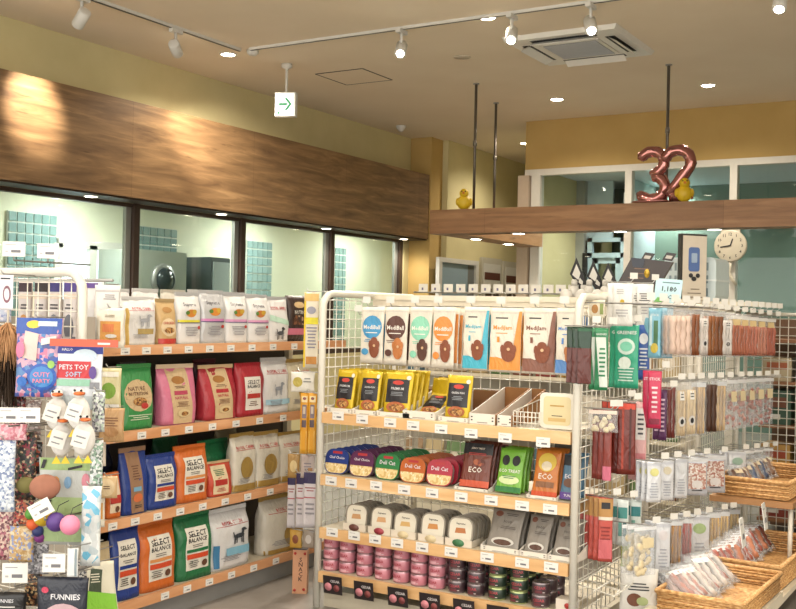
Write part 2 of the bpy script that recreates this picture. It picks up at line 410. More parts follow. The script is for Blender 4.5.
# glass room at the back
IC=2.95
YD=12.5; YT=13.4
xo=hit(571,250,1,YD).x; xg=hit(585,250,1,YD).x; xd1=hit(626,250,1,YD).x; xt=hit(634,250,1,YT).x
struct('wall_teal_back',MB().box(xt-.3,3.1,YT,YT+.1,0,IC+.12,teal))
struct('wall_olive_back',MB().box(BKX+.1,xo,YD,YD+.1,0,IC+.12,wallm))
struct('ceiling_back_room',MB().box(BKX+.1,3.1,YB+.14,15,IC+.12,IC+.2,mat('e2eef4',.8)))
struct('trim_4',MB().box(xo,xg,YD-.05,YD+.1,0,IC+.12,mat('b4b4aa',.6)))
d=thing('door_1','x','d'); del d['label']; del d['category']; d['kind']='structure'
zd=hit(600,253,1,YD).z; zq=hit(600,238,1,YD).z
lb=mat('c4dde6',.4)
x1=xg+.04; x2=xd1
mb=MB(); mb.box(x1,x1+.06,YD-.03,YD+.05,0,zq,lb).box(x2-.06,x2,YD-.03,YD+.05,0,zq,lb).box(x1,x2,YD-.03,YD+.05,zd-.06,zd,lb).box(x1,x2,YD-.03,YD+.05,zq-.05,zq,lb); mb.build('door_frame',d)
MB().box(xg-.01,xg+.05,YD-.06,YD-.03,0,zd,BLACK).build('door_edge_strip',d)
mb=MB(); mb.box(x1+.06,x1+.13,YD,YD+.04,0,zd-.06,lb).box(x2-.13,x2-.06,YD,YD+.04,0,zd-.06,lb).box(x1+.06,x2-.06,YD,YD+.04,zd-.13,zd-.06,lb); mb.build('door_leaf',d)
MB().box(x1+.13,x2-.13,YD+.015,YD+.022,.1,zd-.13,glass_mat()).build('pane',d)
struct('wall_pale_transom',MB().box(xg,xt,YD+.05,YD+.1,zq,IC+.12,mat('cfe2e8',.8)))
struct('wall_door_side',MB().box(x2,x2+.08,YD-.03,YT,0,IC+.12,mat('b8ced4',.8)))
struct('wall_corridor_back',MB().box(BKX+.1,xt,13.9,14.0,0,IC+.12,mat('8f8a66',.8)))
# window wall frames
wf=mat('ece8dc',.4)
w=thing('window_6','x','w'); del w['label']; del w['category']; w['kind']='structure'
xs=[hit(537,200,1,YB).x,hit(628,200,1,YB).x,hit(733,200,1,YB).x]; xs+=[xs[2]+xs[2]-xs[1],xs[2]+2*(xs[2]-xs[1])]
mb=MB(); mb.box(BKX,3.1,YB-.01,YB+.1,ftop-.07,ftop,wf)
mb.build('head_frame',w)
for i,xx in enumerate(xs):
    MB().box(xx-(.07 if i==0 else .035),xx+.04,YB-.01,YB+.1,0,ftop-.07,wf).build('mullion',w)
MB().box(BKX+.03,3.1,YB+.04,YB+.048,0,ftop-.07,glass_mat('rear_glass','f4f8f6',.35)).build('pane',w)
pk=mat('cdb9a2',.5)
struct('trim_5',MB().box(BKX-.06,BKX+.07,YB-.06,YB+.1,0,ftop-.07,pk))
# passage: doorway with pale blue panel, framed notice boards
def xz(px,py): return hit(px,py,0,-6.42)
a=xz(439,262); b=xz(473,266)
d=thing('door_2','x','d'); del d['label']; del d['category']; d['kind']='structure'
zt=a.z
MB().box(-6.42,-6.37,a.y-.08,a.y,0,zt+.06,WHITE).box(-6.42,-6.37,b.y,b.y+.08,0,zt+.06,WHITE).box(-6.42,-6.37,a.y,b.y,zt,zt+.06,WHITE).build('door_frame',d)
MB().box(-6.42,-6.4,a.y,a.y+(b.y-a.y)*.8,0,zt,mat('9fb6c4',.4)).box(-6.42,-6.4,a.y+(b.y-a.y)*.8,b.y,0,zt,mat('7c7f7e',.5)).build('door_leaf',d)
for i,(p0,p1,pt,lab) in enumerate([(479,500,257,'grey notice frame nearest the pale blue passage door'),(501,518,261,'grey notice frame in the middle of three on the passage wall'),(520,530,264,'narrow grey notice frame beside the pinkish corner post')]):
    a=xz(p0,pt); b=xz(p1,pt+2); t=thing('notice_frame',lab,'notice board',(-6.42,(a.y+b.y)/2,0),PI/2,'notice frames on the passage wall')
    W=(b.y-a.y)*.94; z1=a.z; z0=z1-1.3
    MB().box(-W/2,W/2,-.04,0,z0,z1,mat('cfc9b8',.5)).build('frame',t)
    MB().box(-W/2+.05,W/2-.05,-.046,-.04,z0+.05,z1-.08,mat('e6e4dc',.5)).build('sheet',t)
    MB().box(-W/2+.07,W/2-.07,-.05,-.046,z1-.3,z1-.2,mat('6b4034',.6)).box(-W/2+.1,-.02,-.05,-.046,z1-.75,z1-.42,mat('5a4a40',.6)).box(.04,W/2-.1,-.05,-.046,z1-.75,z1-.42,mat('5a4a40',.6)).build('printed_blocks',t)
# ================================================================== CEILING FIXTURES
emitW=mat('fff3da',.5,emit=22); emitD=mat('fff0d6',.5,emit=14)
def lamp(kind,loc,rot,energy,size=1.2,blend=.6,col=(1,.9,.76),rad=.05):
    l=bpy.data.lights.new('lamp_light',kind); l.energy=energy; l.color=col
    if kind=='SPOT': l.spot_size=size; l.spot_blend=blend; l.shadow_soft_size=rad
    if kind=='AREA': l.shape='DISK'; l.size=rad
    o=bpy.data.objects.new('lamp_light',l); COL.objects.link(o); o.location=loc; o.rotation_euler=rot; return o
def downlight(x,y,z,lab,e=60,r=.06,group='recessed downlights in the ceiling'):
    t=thing('downlight',lab,'ceiling light',(x,y,z),0,group)
    MB().lathe([(r*1.25,0),(r*1.3,-.004),(r*1.15,-.01),(r,-.006),(r,-.001)],WHITE,n=20).build('trim_ring',t)
    MB().lathe([(r*.98,-.0065),(r*.9,-.009)],emitD,n=20).build('lens',t)
    if e:
        l=lamp('SPOT',(0,0,-.03),(0,0,0),e,2.6,.8,rad=r); l.parent=t
    return t
DL=[(228,54,'recessed downlight nearest the corner of the ceiling track'),(487,17,'recessed downlight just behind the long track beside the air conditioner'),(557,99,'recessed downlight in front of the ochre wall, left of the hanger pole'),(708,85,'recessed downlight at the right end of the ceiling'),(525,143,'small recessed downlight deep in the passage ceiling')]
for px,py,lab in DL:
    p=hit(px,py,2,CEIL); downlight(p.x,p.y,CEIL,lab,60 if py!=143 else 45)
for i,(x,y) in enumerate([(-5,3.2),(-3.2,2.2),(-1.2,1.6),(-1.4,4.6),(.8,4.2),(.6,7.2),(-3.3,4.3),(-.4,2.9)]):
    downlight(x,y,CEIL,'recessed downlight above the front aisles, outside the photographed ceiling',55,group='recessed downlights above the front aisles')
# bulkhead soffit downlights
for i,(px,py) in enumerate([(86,196),(212,214),(310,228.5),(387,239)]):
    p=hit(px,py,2,2.295); downlight(XW+.14,p.y,2.295,'small round downlight under the wooden bulkhead, '+spot_of(i,4),12,.05,'downlights under the wooden bulkhead')
for i,(px,py,lab) in enumerate([(516.6,232.7,'left downlight under the hung wooden beam'),(610,228.5,'downlight under the hung wooden beam below the balloon'),(708,227,'downlight under the hung wooden beam near the clock')]):
    p=hit(px,py,2,2.15); downlight(p.x,9.01,2.15,lab,10,.055,'downlights under the hung wooden beam')
for px,py,lab in [(473,238.7,'nearer downlight under the short return beam'),(506.6,243.7,'farther downlight under the short return beam')]:
    p=hit(px,py,2,2.15); downlight(-4.83,p.y,2.15,lab,10,.055,'downlights under the hung wooden beam')
# tracks
tr=mat('5a564f',.4); 
def track(p0,p1,lab):
    p0=Vector(p0);p1=Vector(p1); t=thing('lighting_track',lab,'lighting track'); d=(p1-p0)
    if abs(d.x)>abs(d.y): MB().box(p0.x,p1.x,p0.y-.018,p0.y+.018,CEIL-.022,CEIL,WHITE).build('rail',t); MB().box(p0.x,p1.x,p0.y-.007,p0.y+.007,CEIL-.024,CEIL-.022,tr).build('slot',t)
    else: MB().box(p0.x-.018,p0.x+.018,p0.y,p1.y,CEIL-.022,CEIL,WHITE).build('rail',t); MB().box(p0.x-.009,p0.x+.009,p0.y,p1.y,CEIL-.026,CEIL-.022,tr).build('slot',t)
    return t
track((-5.8,2.2,0),(-5.8,6.98,0),'grey lighting track running toward the camera along the left wall')
track((-5.7,7.0,0),(-.9,7.0,0),'grey lighting track running across the ceiling to the right')
def spotlight(x,y,lab,aim,e):
    t=thing('track_spotlight',lab,'spotlight',(x,y,CEIL-.024),0,'white cylinder spotlights on the tracks')
    MB().box(-.02,.02,-.06,.06,-.03,0,WHITE).build('adapter',t)
    MB().tube([(0,0,-.03),(0,0,-.12)],.012,WHITE).build('stem',t)
    a=Vector(aim)-Vector((x,y,CEIL-.17)); a.normalize(); c=Vector((0,0,-.15))
    MB().tube([c-a*.07,c-a*.065,c+a*.07,c+a*.075],.045,WHITE,14,rs=[.036,.045,.045,.042]).build('lamp_head',t)
    MB().tube([c+a*.0755,c+a*.078],.03,emitW,14).build('lens',t)
    l=lamp('SPOT',c+a*.1,a.to_track_quat('-Z','Y').to_euler(),e,math.radians(44),.9,rad=.04); l.parent=t
SPT=[(28,4,(-6.6,5.45,2.85),'white track spotlight nearest the upper left corner',120),
 (166,28,(-6.6,7.7,2.8),'white track spotlight above the wooden bulkhead, second along',120),
 (402,27,(-3.0,4.3,.9),'white track spotlight in the middle of the cross track',105),
 (513,12,(-2.2,4.2,.8),'white track spotlight shining straight at the camera left of the air conditioner',105),
 (593,2,(-1.4,4.8,.9),'white track spotlight in front of the air conditioner',170)]
for px,py,aim,lab,e in SPT:
    p=hit(px,py,2,CEIL)
    if px<200: p.x=-5.8
    else: p.y=7.0
    spotlight(p.x,p.y,lab,aim,e)
spotlight(-1.4,7.0,'white track spotlight at the right end of the cross track',(-1.3,5.2,.7),80)
# sensor near corner
p=hit(251,50,2,CEIL); t=thing('ceiling_sensor','small white ceiling sensor at the corner of the lighting track','sensor',(p.x+.02,7.06,CEIL)); MB().lathe([(.05,0),(.05,-.03),(.03,-.05)],WHITE,n=16).build('housing',t)
# air conditioner
ac=thing('ceiling_air_conditioner','white four-way ceiling cassette air conditioner with louvred grille','air conditioner',(-3.18,8.1,CEIL))
mb=MB(); h=.475
mb.add([(-h,-h,0),(h,-h,0),(h,h,0),(-h,h,0),(-h+.02,-h+.02,-.035),(h-.02,-h+.02,-.035),(h-.02,h-.02,-.035),(-h+.02,h-.02,-.035)],[(0,1,5,4),(1,2,6,5),(2,3,7,6),(3,0,4,7),(4,5,6,7)],mat('fdfbf4',.4)); mb.build('face_panel',ac)
for k in range(4):
    a=k*PI/2; q=lambda x,y:(x*math.cos(a)-y*math.sin(a),x*math.sin(a)+y*math.cos(a))
    m1=MB(); m1.add([(*q(-.27,-.39),-.036),(*q(.27,-.39),-.036),(*q(.27,-.31),-.036),(*q(-.27,-.31),-.036)],[(0,1,2,3)],BLACK); m1.build('air_outlet',ac)
    m2=MB(); m2.add([(*q(-.26,-.40),-.075),(*q(.26,-.40),-.075),(*q(.26,-.335),-.04),(*q(-.26,-.335),-.04),(*q(-.26,-.40),-.07),(*q(.26,-.40),-.07),(*q(.26,-.335),-.035),(*q(-.26,-.335),-.035)],[(0,1,2,3),(7,6,5,4),(0,4,5,1),(3,2,6,7)],mat('fdfbf4',.4)); m2.build('flap',ac)
MB().box(-.25,.25,-.25,.25,-.045,-.035,mat('f6f3ea',.5)).build('grille_frame',ac)
mb=MB()
for i in range(15): mb.box(-.22,.22,-.225+i*.03,-.205+i*.03,-.052,-.045,mat('c0c3cb',.4))
mb.box(-.22,.22,-.23,.23,-.0465,-.045,mat('8f929b',.5)); mb.build('intake_grille',ac)
# hatch
hx=thing('ceiling_hatch','square ceiling access hatch with a thin dark edge','hatch',(-5.51,8.31,CEIL))
m1=MB(); w=.26
for s in (-1,1): m1.box(-w,w,s*w-.006,s*w+.006,-.004,0,mat('3b352e',.5)).box(s*w-.006,s*w+.006,-w,w,-.004,0,mat('3b352e',.5))
m1.build('edge_frame',hx); MB().box(-w+.008,w-.008,-w+.008,w-.008,-.003,0,ceilm).build('hatch_panel',hx)
t=thing('smoke_detector','small white dome smoke detector high by the bulkhead end','smoke detector',(-6.45,10.76,CEIL)); MB().lathe([(.06,0),(.06,-.02),(.04,-.05),(.02,-.07)],WHITE,n=16).build('housing',t)
p=hit(462,57,2,CEIL); t=thing('ceiling_speaker','flat round flush ceiling cover left of the air conditioner','ceiling cover',(p.x,p.y,CEIL)); MB().lathe([(.075,0),(.07,-.006)],mat('d9ccb6',.6),n=20).build('cover',t)
# exit sign
p=hit(287,64,2,CEIL); dd=p; sx=thing('exit_sign','white hanging exit sign with a green arrow pointing right','exit sign',(p.x,p.y,CEIL),math.radians(20))
zt=hit(286,93,1,p.y).z-CEIL; zb=hit(285,117,1,p.y).z-CEIL; hw=.095
MB().lathe([(.05,0),(.05,-.03),(.02,-.05)],WHITE,n=16).build('ceiling_rose',sx)
MB().tube([(0,0,-.04),(0,0,zt)],.013,WHITE).build('drop_rod',sx)
MB().box(-hw,hw,-.035,.035,zb,zt,mat('f1f2ee',.4)).build('sign_box',sx)
gm=mat('0f8a52',.5); cz=(zb+zt)/2
mb=MB(); mb.box(-hw+.012,hw-.012,-.038,-.035,zb+.012,zt-.012,mat('f4fff8',.4,emit=.42)); mb.build('lit_face',sx)
mb=MB(); mb.prism([(-.055,cz-.011),(.02,cz-.011),(.02,cz+.011),(-.055,cz+.011)],-.0405,-.038,gm); mb.prism([(-.005,cz+.055),(.02,cz+.055),(.065,cz),(.02,cz-.055),(-.005,cz-.055),(.04,cz)],-.0405,-.038,gm); mb.box(-.07,-.045,-.0405,-.038,zb+.02,zb+.04,gm); mb.build('arrow',sx)
# hanger poles
for (x,y,lab) in [(-4.6,9.06,'thin grey hanger pole behind the left yellow figure'),(-4.83,9.98,'thin grey hanger pole holding the short return beam'),(-2.74,9.09,'thin grey hanger pole rising behind the foil number balloon')]:
    t=thing('hanger_pole',lab,'pole',(x,y,2.38),0,'steel poles hanging the wooden beam')
    MB().tube([(0,0,0),(0,0,CEIL-2.38)],.014,mat('6d655c',.35,.5)).build('rod',t)
    MB().lathe([(.03,0),(.03,-.01)],STEEL,(0,0,CEIL-2.38),n=12).build('top_plate',t); MB().lathe([(.02,0),(.02,.05)],mat('8d867c',.3,.5),(0,0,.62),n=10).build('coupling',t)
# balloon 32
fo=mat('c98a84',.14,.85,1,.1,6,name='foil')
def balloon_digit(paths,name,label,loc,s,rz=0):
    t=thing(name,label,'balloon',loc,rz,'foil number balloons on the beam')
    mb=MB()
    for pth in paths:
        n=len(pth); mb.tube([(x*s,0,z*s) for x,z in pth],.1*s,fo,12,rs=[.155*s*(.6 if i in(0,n-1) else 1+.12*(i%2)) for i in range(n)])
    mb.build('foil_body',t); return t
import math as _m
three=[(.5+.36*_m.cos(_m.radians(a)),1.1+.32*_m.sin(_m.radians(a))) for a in range(165,-75,-20)]+[(.52,.72),(.5,.7)]
three2=[(.5,.7)]+[(.5+.4*_m.cos(_m.radians(a)),.37+.34*_m.sin(_m.radians(a))) for a in range(80,-170,-20)]
two=[(.5+.38*_m.cos(_m.radians(a)),1.05+.36*_m.sin(_m.radians(a))) for a in range(175,-30,-20)]+[(.7,.72),(.45,.4),(.2,.14),(.3,.1),(.55,.1),(.95,.1)]
pb=hit(633,200,1,9.0)
b1=balloon_digit([three,three2],'number_balloon','rose-gold foil balloon digit three standing on the beam',(pb.x+.02,8.98,2.405),.3)
b2=balloon_digit([two],'number_balloon','rose-gold foil balloon digit two beside the yellow figure',(pb.x+.25,8.96,2.405),.3)
mb=MB(); mb.lathe([(.11,0),(.14,.012),(.13,.02),(.02,.01)],fo,n=20,sx=1.4); t=mb.build('balloon_stand',loc=(pb.x+.18,9.0,2.381)); tag(t,'flattened rose-gold foil tail piece lying under the number balloons','foil piece')
def chick(px,lab,yy=8.97,s=1.25):
    x=hit(px,205,1,yy).x; t=thing('yellow_figure',lab,'figurine',(x,yy,2.38),math.radians(20),'yellow figures on the beam')
    ym=mat('e8c21e',.45)
    MB().ball((0,0,.055*s),.055*s,ym,10,1,.8,1.05).build('body',t); MB().ball((0,-.01,.125*s),.036*s,ym,10).build('head',t)
    MB().ball((0,-.046*s,.125*s),.01*s,mat('e08a22'),6).build('beak',t)
    for k in(-1,1): MB().ball((k*.014*s,-.04*s,.138*s),.005*s,BLACK,6).build('eye',t); MB().ball((k*.05*s,0,.06*s),.03*s,ym,8,.5,.8,1).build('wing',t)
chick(464,'small yellow figure alone on the left part of the beam')
chick(684,'small yellow figure right of the foil number balloons',8.93,1.25)
# clock
ck=hit(731,246,1,YB-.05); t=thing('wall_clock','cream wall clock with round dial and pendulum on the glass wall post','clock',(ck.x,YB-.05,ck.z))
cm=mat('efe6cf',.4)
MB().lathe([(.165,0),(.165,-.03),(.15,-.035)],cm,n=28,ax='y').prism([(-.1,.1),(.1,.1),(.09,.24),(-.09,.24)],-.03,0,cm).build('case',t)
mb=MB()
for i in range(12):
    a=PI/2-2*PI*(i+1)/12; mb.text(str(i+1),.12*math.cos(a),.12*math.sin(a),.03 if i<9 else .04,INK,y=-.0365,hmax=.03)
mb.build('dial_numerals',t)
mb=MB(); mb.prism([(0,-.006),(-.1,-.02),(-.1,-.008),(0,.008)],-.04,-.038,INK); mb.prism([(-.006,0),(.02,.075),(.03,.07),(.008,-.003)],-.04,-.038,INK); mb.build('hands',t)
MB().tube([(0,-.01,-.16),(-.01,-.01,-.27),(.02,-.01,-.34),(.06,-.01,-.4)],.016,cm,8).build('pendulum',t)
# ceiling features seen in the rear room
p=hit(630,185,1,12.2)
t=thing('pendant_speaker','white cylinder pendant in the glass room seen above the beam','pendant',(hit(630,180,1,12.2).x,12.2,IC+.12)); MB().tube([(0,0,0),(0,0,-.25)],.01,WHITE).tube([(0,0,-.2),(0,0,-.42)],.07,WHITE,14).build('body',t)
for i,(x,y) in enumerate([(-3.95,11.75),(-1.6,12.4),(.4,12.4),(-3.9,13.2)]):
    t=downlight(x,y,IC+.12,'recessed downlight in the ceiling of the glass room, %s'%['left','middle','right','rear'][i],62,.06,'downlights in the glass room')
for c in [c for o in bpy.data.objects if o.get('group')=='downlights in the glass room' for c in o.children if c.type=='LIGHT']: c.data.color=(1,.97,.9)
for i,y in enumerate((4.5,7.2,10,12.3)):
    t=thing('tube_light','white tube light in the room behind the left windows, '+spot_of(i,4),'ceiling light',(-7.55,y,2.6),0,'tube lights behind the left windows')
    MB().box(-.05,.05,-.4,.4,-.04,0,WHITE).build('housing',t); MB().tube([(0,-.38,-.055),(0,.38,-.055)],.016,mat('fffdf2',.5,emit=18)).build('tube',t)
    l=lamp('AREA',(0,0,-.09),(0,0,0),15,col=(1,.98,.9),rad=.6); l.parent=t
# ================================================================== GONDOLA HELPERS
def edge_card(px,py,ax,val,rz,label,group,w=.06,h=.038,tilt=0,proto={}):
    k=(w,h)
    p=hit(px,py,ax,val)
    if k not in proto:
        o=card_mesh(w,h).build('price_card'); proto[k]=o; tag(o,label,'price card',group); o.location=(p.x,p.y,p.z); o.rotation_euler=(tilt,0,rz); return o
    o=dup(proto[k],(p.x,p.y,p.z),rz,label,group,(tilt,0,rz)); return o
def arch_panel(parent,loc,depth,height,n_v=6,n_h=22,r=.014,wire=.0022,z0=.12,rz=0,name='end_panel'):
    # local: in the x-z plane from x=0 to depth
    e=MB(); rr=.07
    pts=[(0,0,0),(0,0,height-rr)]+[(rr-rr*math.cos(a),0,height-rr+rr*math.sin(a)) for a in (PI/8,PI/4,3*PI/8,PI/2)]
    pts+=[(depth-rr+rr*math.sin(a),0,height-rr+rr*math.cos(a)) for a in (0.01,PI/8,PI/4,3*PI/8,PI/2)]+[(depth,0,0)]
    e.tube(pts,r,RAILW,10); o=e.build(name,parent,loc,rz)
    g=MB()
    for i in range(1,n_v): g.tube([(depth*i/n_v,0,z0),(depth*i/n_v,0,height-.005)],wire,RAILW,4)
    for j in range(n_h): 
        z=z0+(height-.03-z0)*j/(n_h-1); g.tube([(0,0,z),(depth,0,z)],wire,RAILW,4)
    g.build('wire_grid',o); return o
# ================================================================== DOG FOOD UNIT (left)
XF=-3.31; YA0=3.13; YA1=4.95; DD=.40
g=thing('shelving_unit','tall white gondola of dog food bags on four wooden-edged shelves, left','shelving unit',(0,0,0))
shm=mat('d8cdb6',.5); backm=mat('4a4139',.7)
zs=[1.19+.035,.823+.035,.455+.035,.087+.04]
MB().box(XF-DD-.03,XF-DD,YA0,YA1,.05,1.42,backm).build('back_panel',g)
for y in (YA0-.02,YA1-.02): MB().box(XF-DD-.02,XF-DD+.03,y,y+.04,0,1.45,CREAM).build('post',g)
sp=MB(); sp.box(XF-DD,XF+.01,YA0-.03,YA0-.01,.0,1.19,CREAM); sp.build('side_panel',g)
for z in zs:
    o=MB().box(XF-DD,XF-.005,YA0,YA1,z-.02,z,shm).build('shelf',g)
    MB().box(XF-.005,XF+.012,YA0-.01,YA1,z-.04,z+.004,LIPD).build('shelf_edge',o)
MB().box(XF-.03,XF-.02,YA0,YA1,0,.085,mat('9a9a98',.4,.3)).build('kick_plate',g)
SHN=['top shelf','second shelf','third shelf','bottom shelf']
EDG=[((118,353),(308,348)),((112,440),(300,418)),((109,525),(288,490)),((163,600),(295,562))]
for si,(n,z) in enumerate(zip([9,8,8,6],zs)):
    (xa,ya),(xb,yb)=EDG[si]
    for i in range(n):
        px=xa+(xb-xa)*(i+.4)/n; p=hit(px,ya+(yb-ya)*(i+.4)/n,0,XF+.015)
        edge=p; lab='white price card on the dog food unit, %s edge, %s'%(SHN[si],spot_of(i,n))
        q=edge_card(px,300,0,XF+.0138,PI/2,lab,'price cards on the dog food unit',.05,.03); q.location.z=z-.036
TAN=mat('d9bd92',.5); RED=mat('c13a34',.4); GREEN=mat('27774a',.38); NAVY=mat('23408f',.36); ORA=mat('d9702c',.38); GOLD=mat('c6a45a',.3,.5); PINK=mat('dc7d9c',.4); WBAG=mat('e8e7e6',.33); SILV=mat('cfd0d3',.3,.2)
BRN=mat('6b4632',.5); LB=mat('7fb4d6',.4); PURP=mat('5b3b8e',.4); YEL=mat('e9d23a',.4); MINT=mat('9ad8c0',.4); DKG=mat('1d4a35',.4); RIM=mat('c4a878',.4)
def rc(sub,extra=None):   # white bag with red lettering
    d=[('text','ROYAL CANIN',0,.80,.74,mat('c2272d',.4),.06),('rect',0,.755,.8,.008,mat('c2272d',.4))]
    return d+(extra or [])+[('lines',-.1,.2,.5,.1,4,mat('8d8d93'))]
def dog(col,cx=.1,cz=.5,s=.4):
    return [('ell',cx+s*.34,cz+s*.24,s*.34,s*.15,col),('ell',cx+s*.5,cz+s*.2,s*.2,s*.08,col),('poly',[(cx+s*.12,cz-s*.02),(cx+s*.34,cz),(cx+s*.4,cz+s*.2),(cx+s*.22,cz+s*.22)],col),('ell',cx,cz-.02*s,s*.78,s*.22,col),('rect',cx-s*.28,cz-s*.22,s*.08,s*.34,col),('rect',cx-s*.16,cz-s*.2,s*.07,s*.3,col),('rect',cx+s*.16,cz-s*.2,s*.07,s*.3,col),('rect',cx+s*.27,cz-s*.22,s*.08,s*.34,col),('poly',[(cx-s*.42,cz+s*.0),(cx-s*.34,cz),(cx-s*.44,cz+s*.22),(cx-s*.5,cz+s*.2)],col)]
def select(col2,word='DOG FOOD'):
    return [('poly',[(-.32,.16),(.32,.16),(.30,.84),(-.30,.84)],mat('efeadd',.5)),
            ('text','SELECT',0,.74,.5,INK,.1),('text','BALANCE',0,.64,.52,INK,.1),('lines',0,.545,.4,.06,2,mat('77736d')),
            ('rect',0,.47,.58,.05,col2),('rect',0,.38,.58,.08,mat('d8502c',.4)),('lines',-.12,.26,.3,.12,4,mat('55514d')),('ell',.17,.25,.16,.11,BRN)]
def supreme(band,fr='e0903a'):
    return [('text','Supreme',-.02,.80,.72,mat('6c6a70'),.1),('ell',0,.63,.42,.16,mat(fr,.5)),('ell',.14,.66,.2,.1,mat('d8b13e')),('ell',-.16,.64,.16,.08,mat('5d8a3c')),
            ('rect',0,.47,.97,.05,mat(band,.4)),('rect',0,.435,.97,.015,mat('4a3a7a')),('lines',0,.26,.6,.2,6,mat('9b9aa0')),('ell',.3,.34,.14,.07,RED)]
def nutro(c,c2='d9bd92'):
    return [('poly',[(-.22,.02),(.30,.02),(.26,.98),(-.30,.98)],mat(c2,.5)),('ell',-.02,.78,.36,.14,mat('b07a3c')),('lines',0,.66,.36,.05,2,BRN),
            ('rect',0,.56,.36,.07,mat(c,.4)),('text','NATURAL',.0,.47,.38,mat(c,.5),.05),('lines',.02,.36,.34,.1,4,mat('8a5f45')),('ell',.04,.2,.34,.14,mat('e6cf9f')),('ell',.06,.19,.2,.08,KIB)]
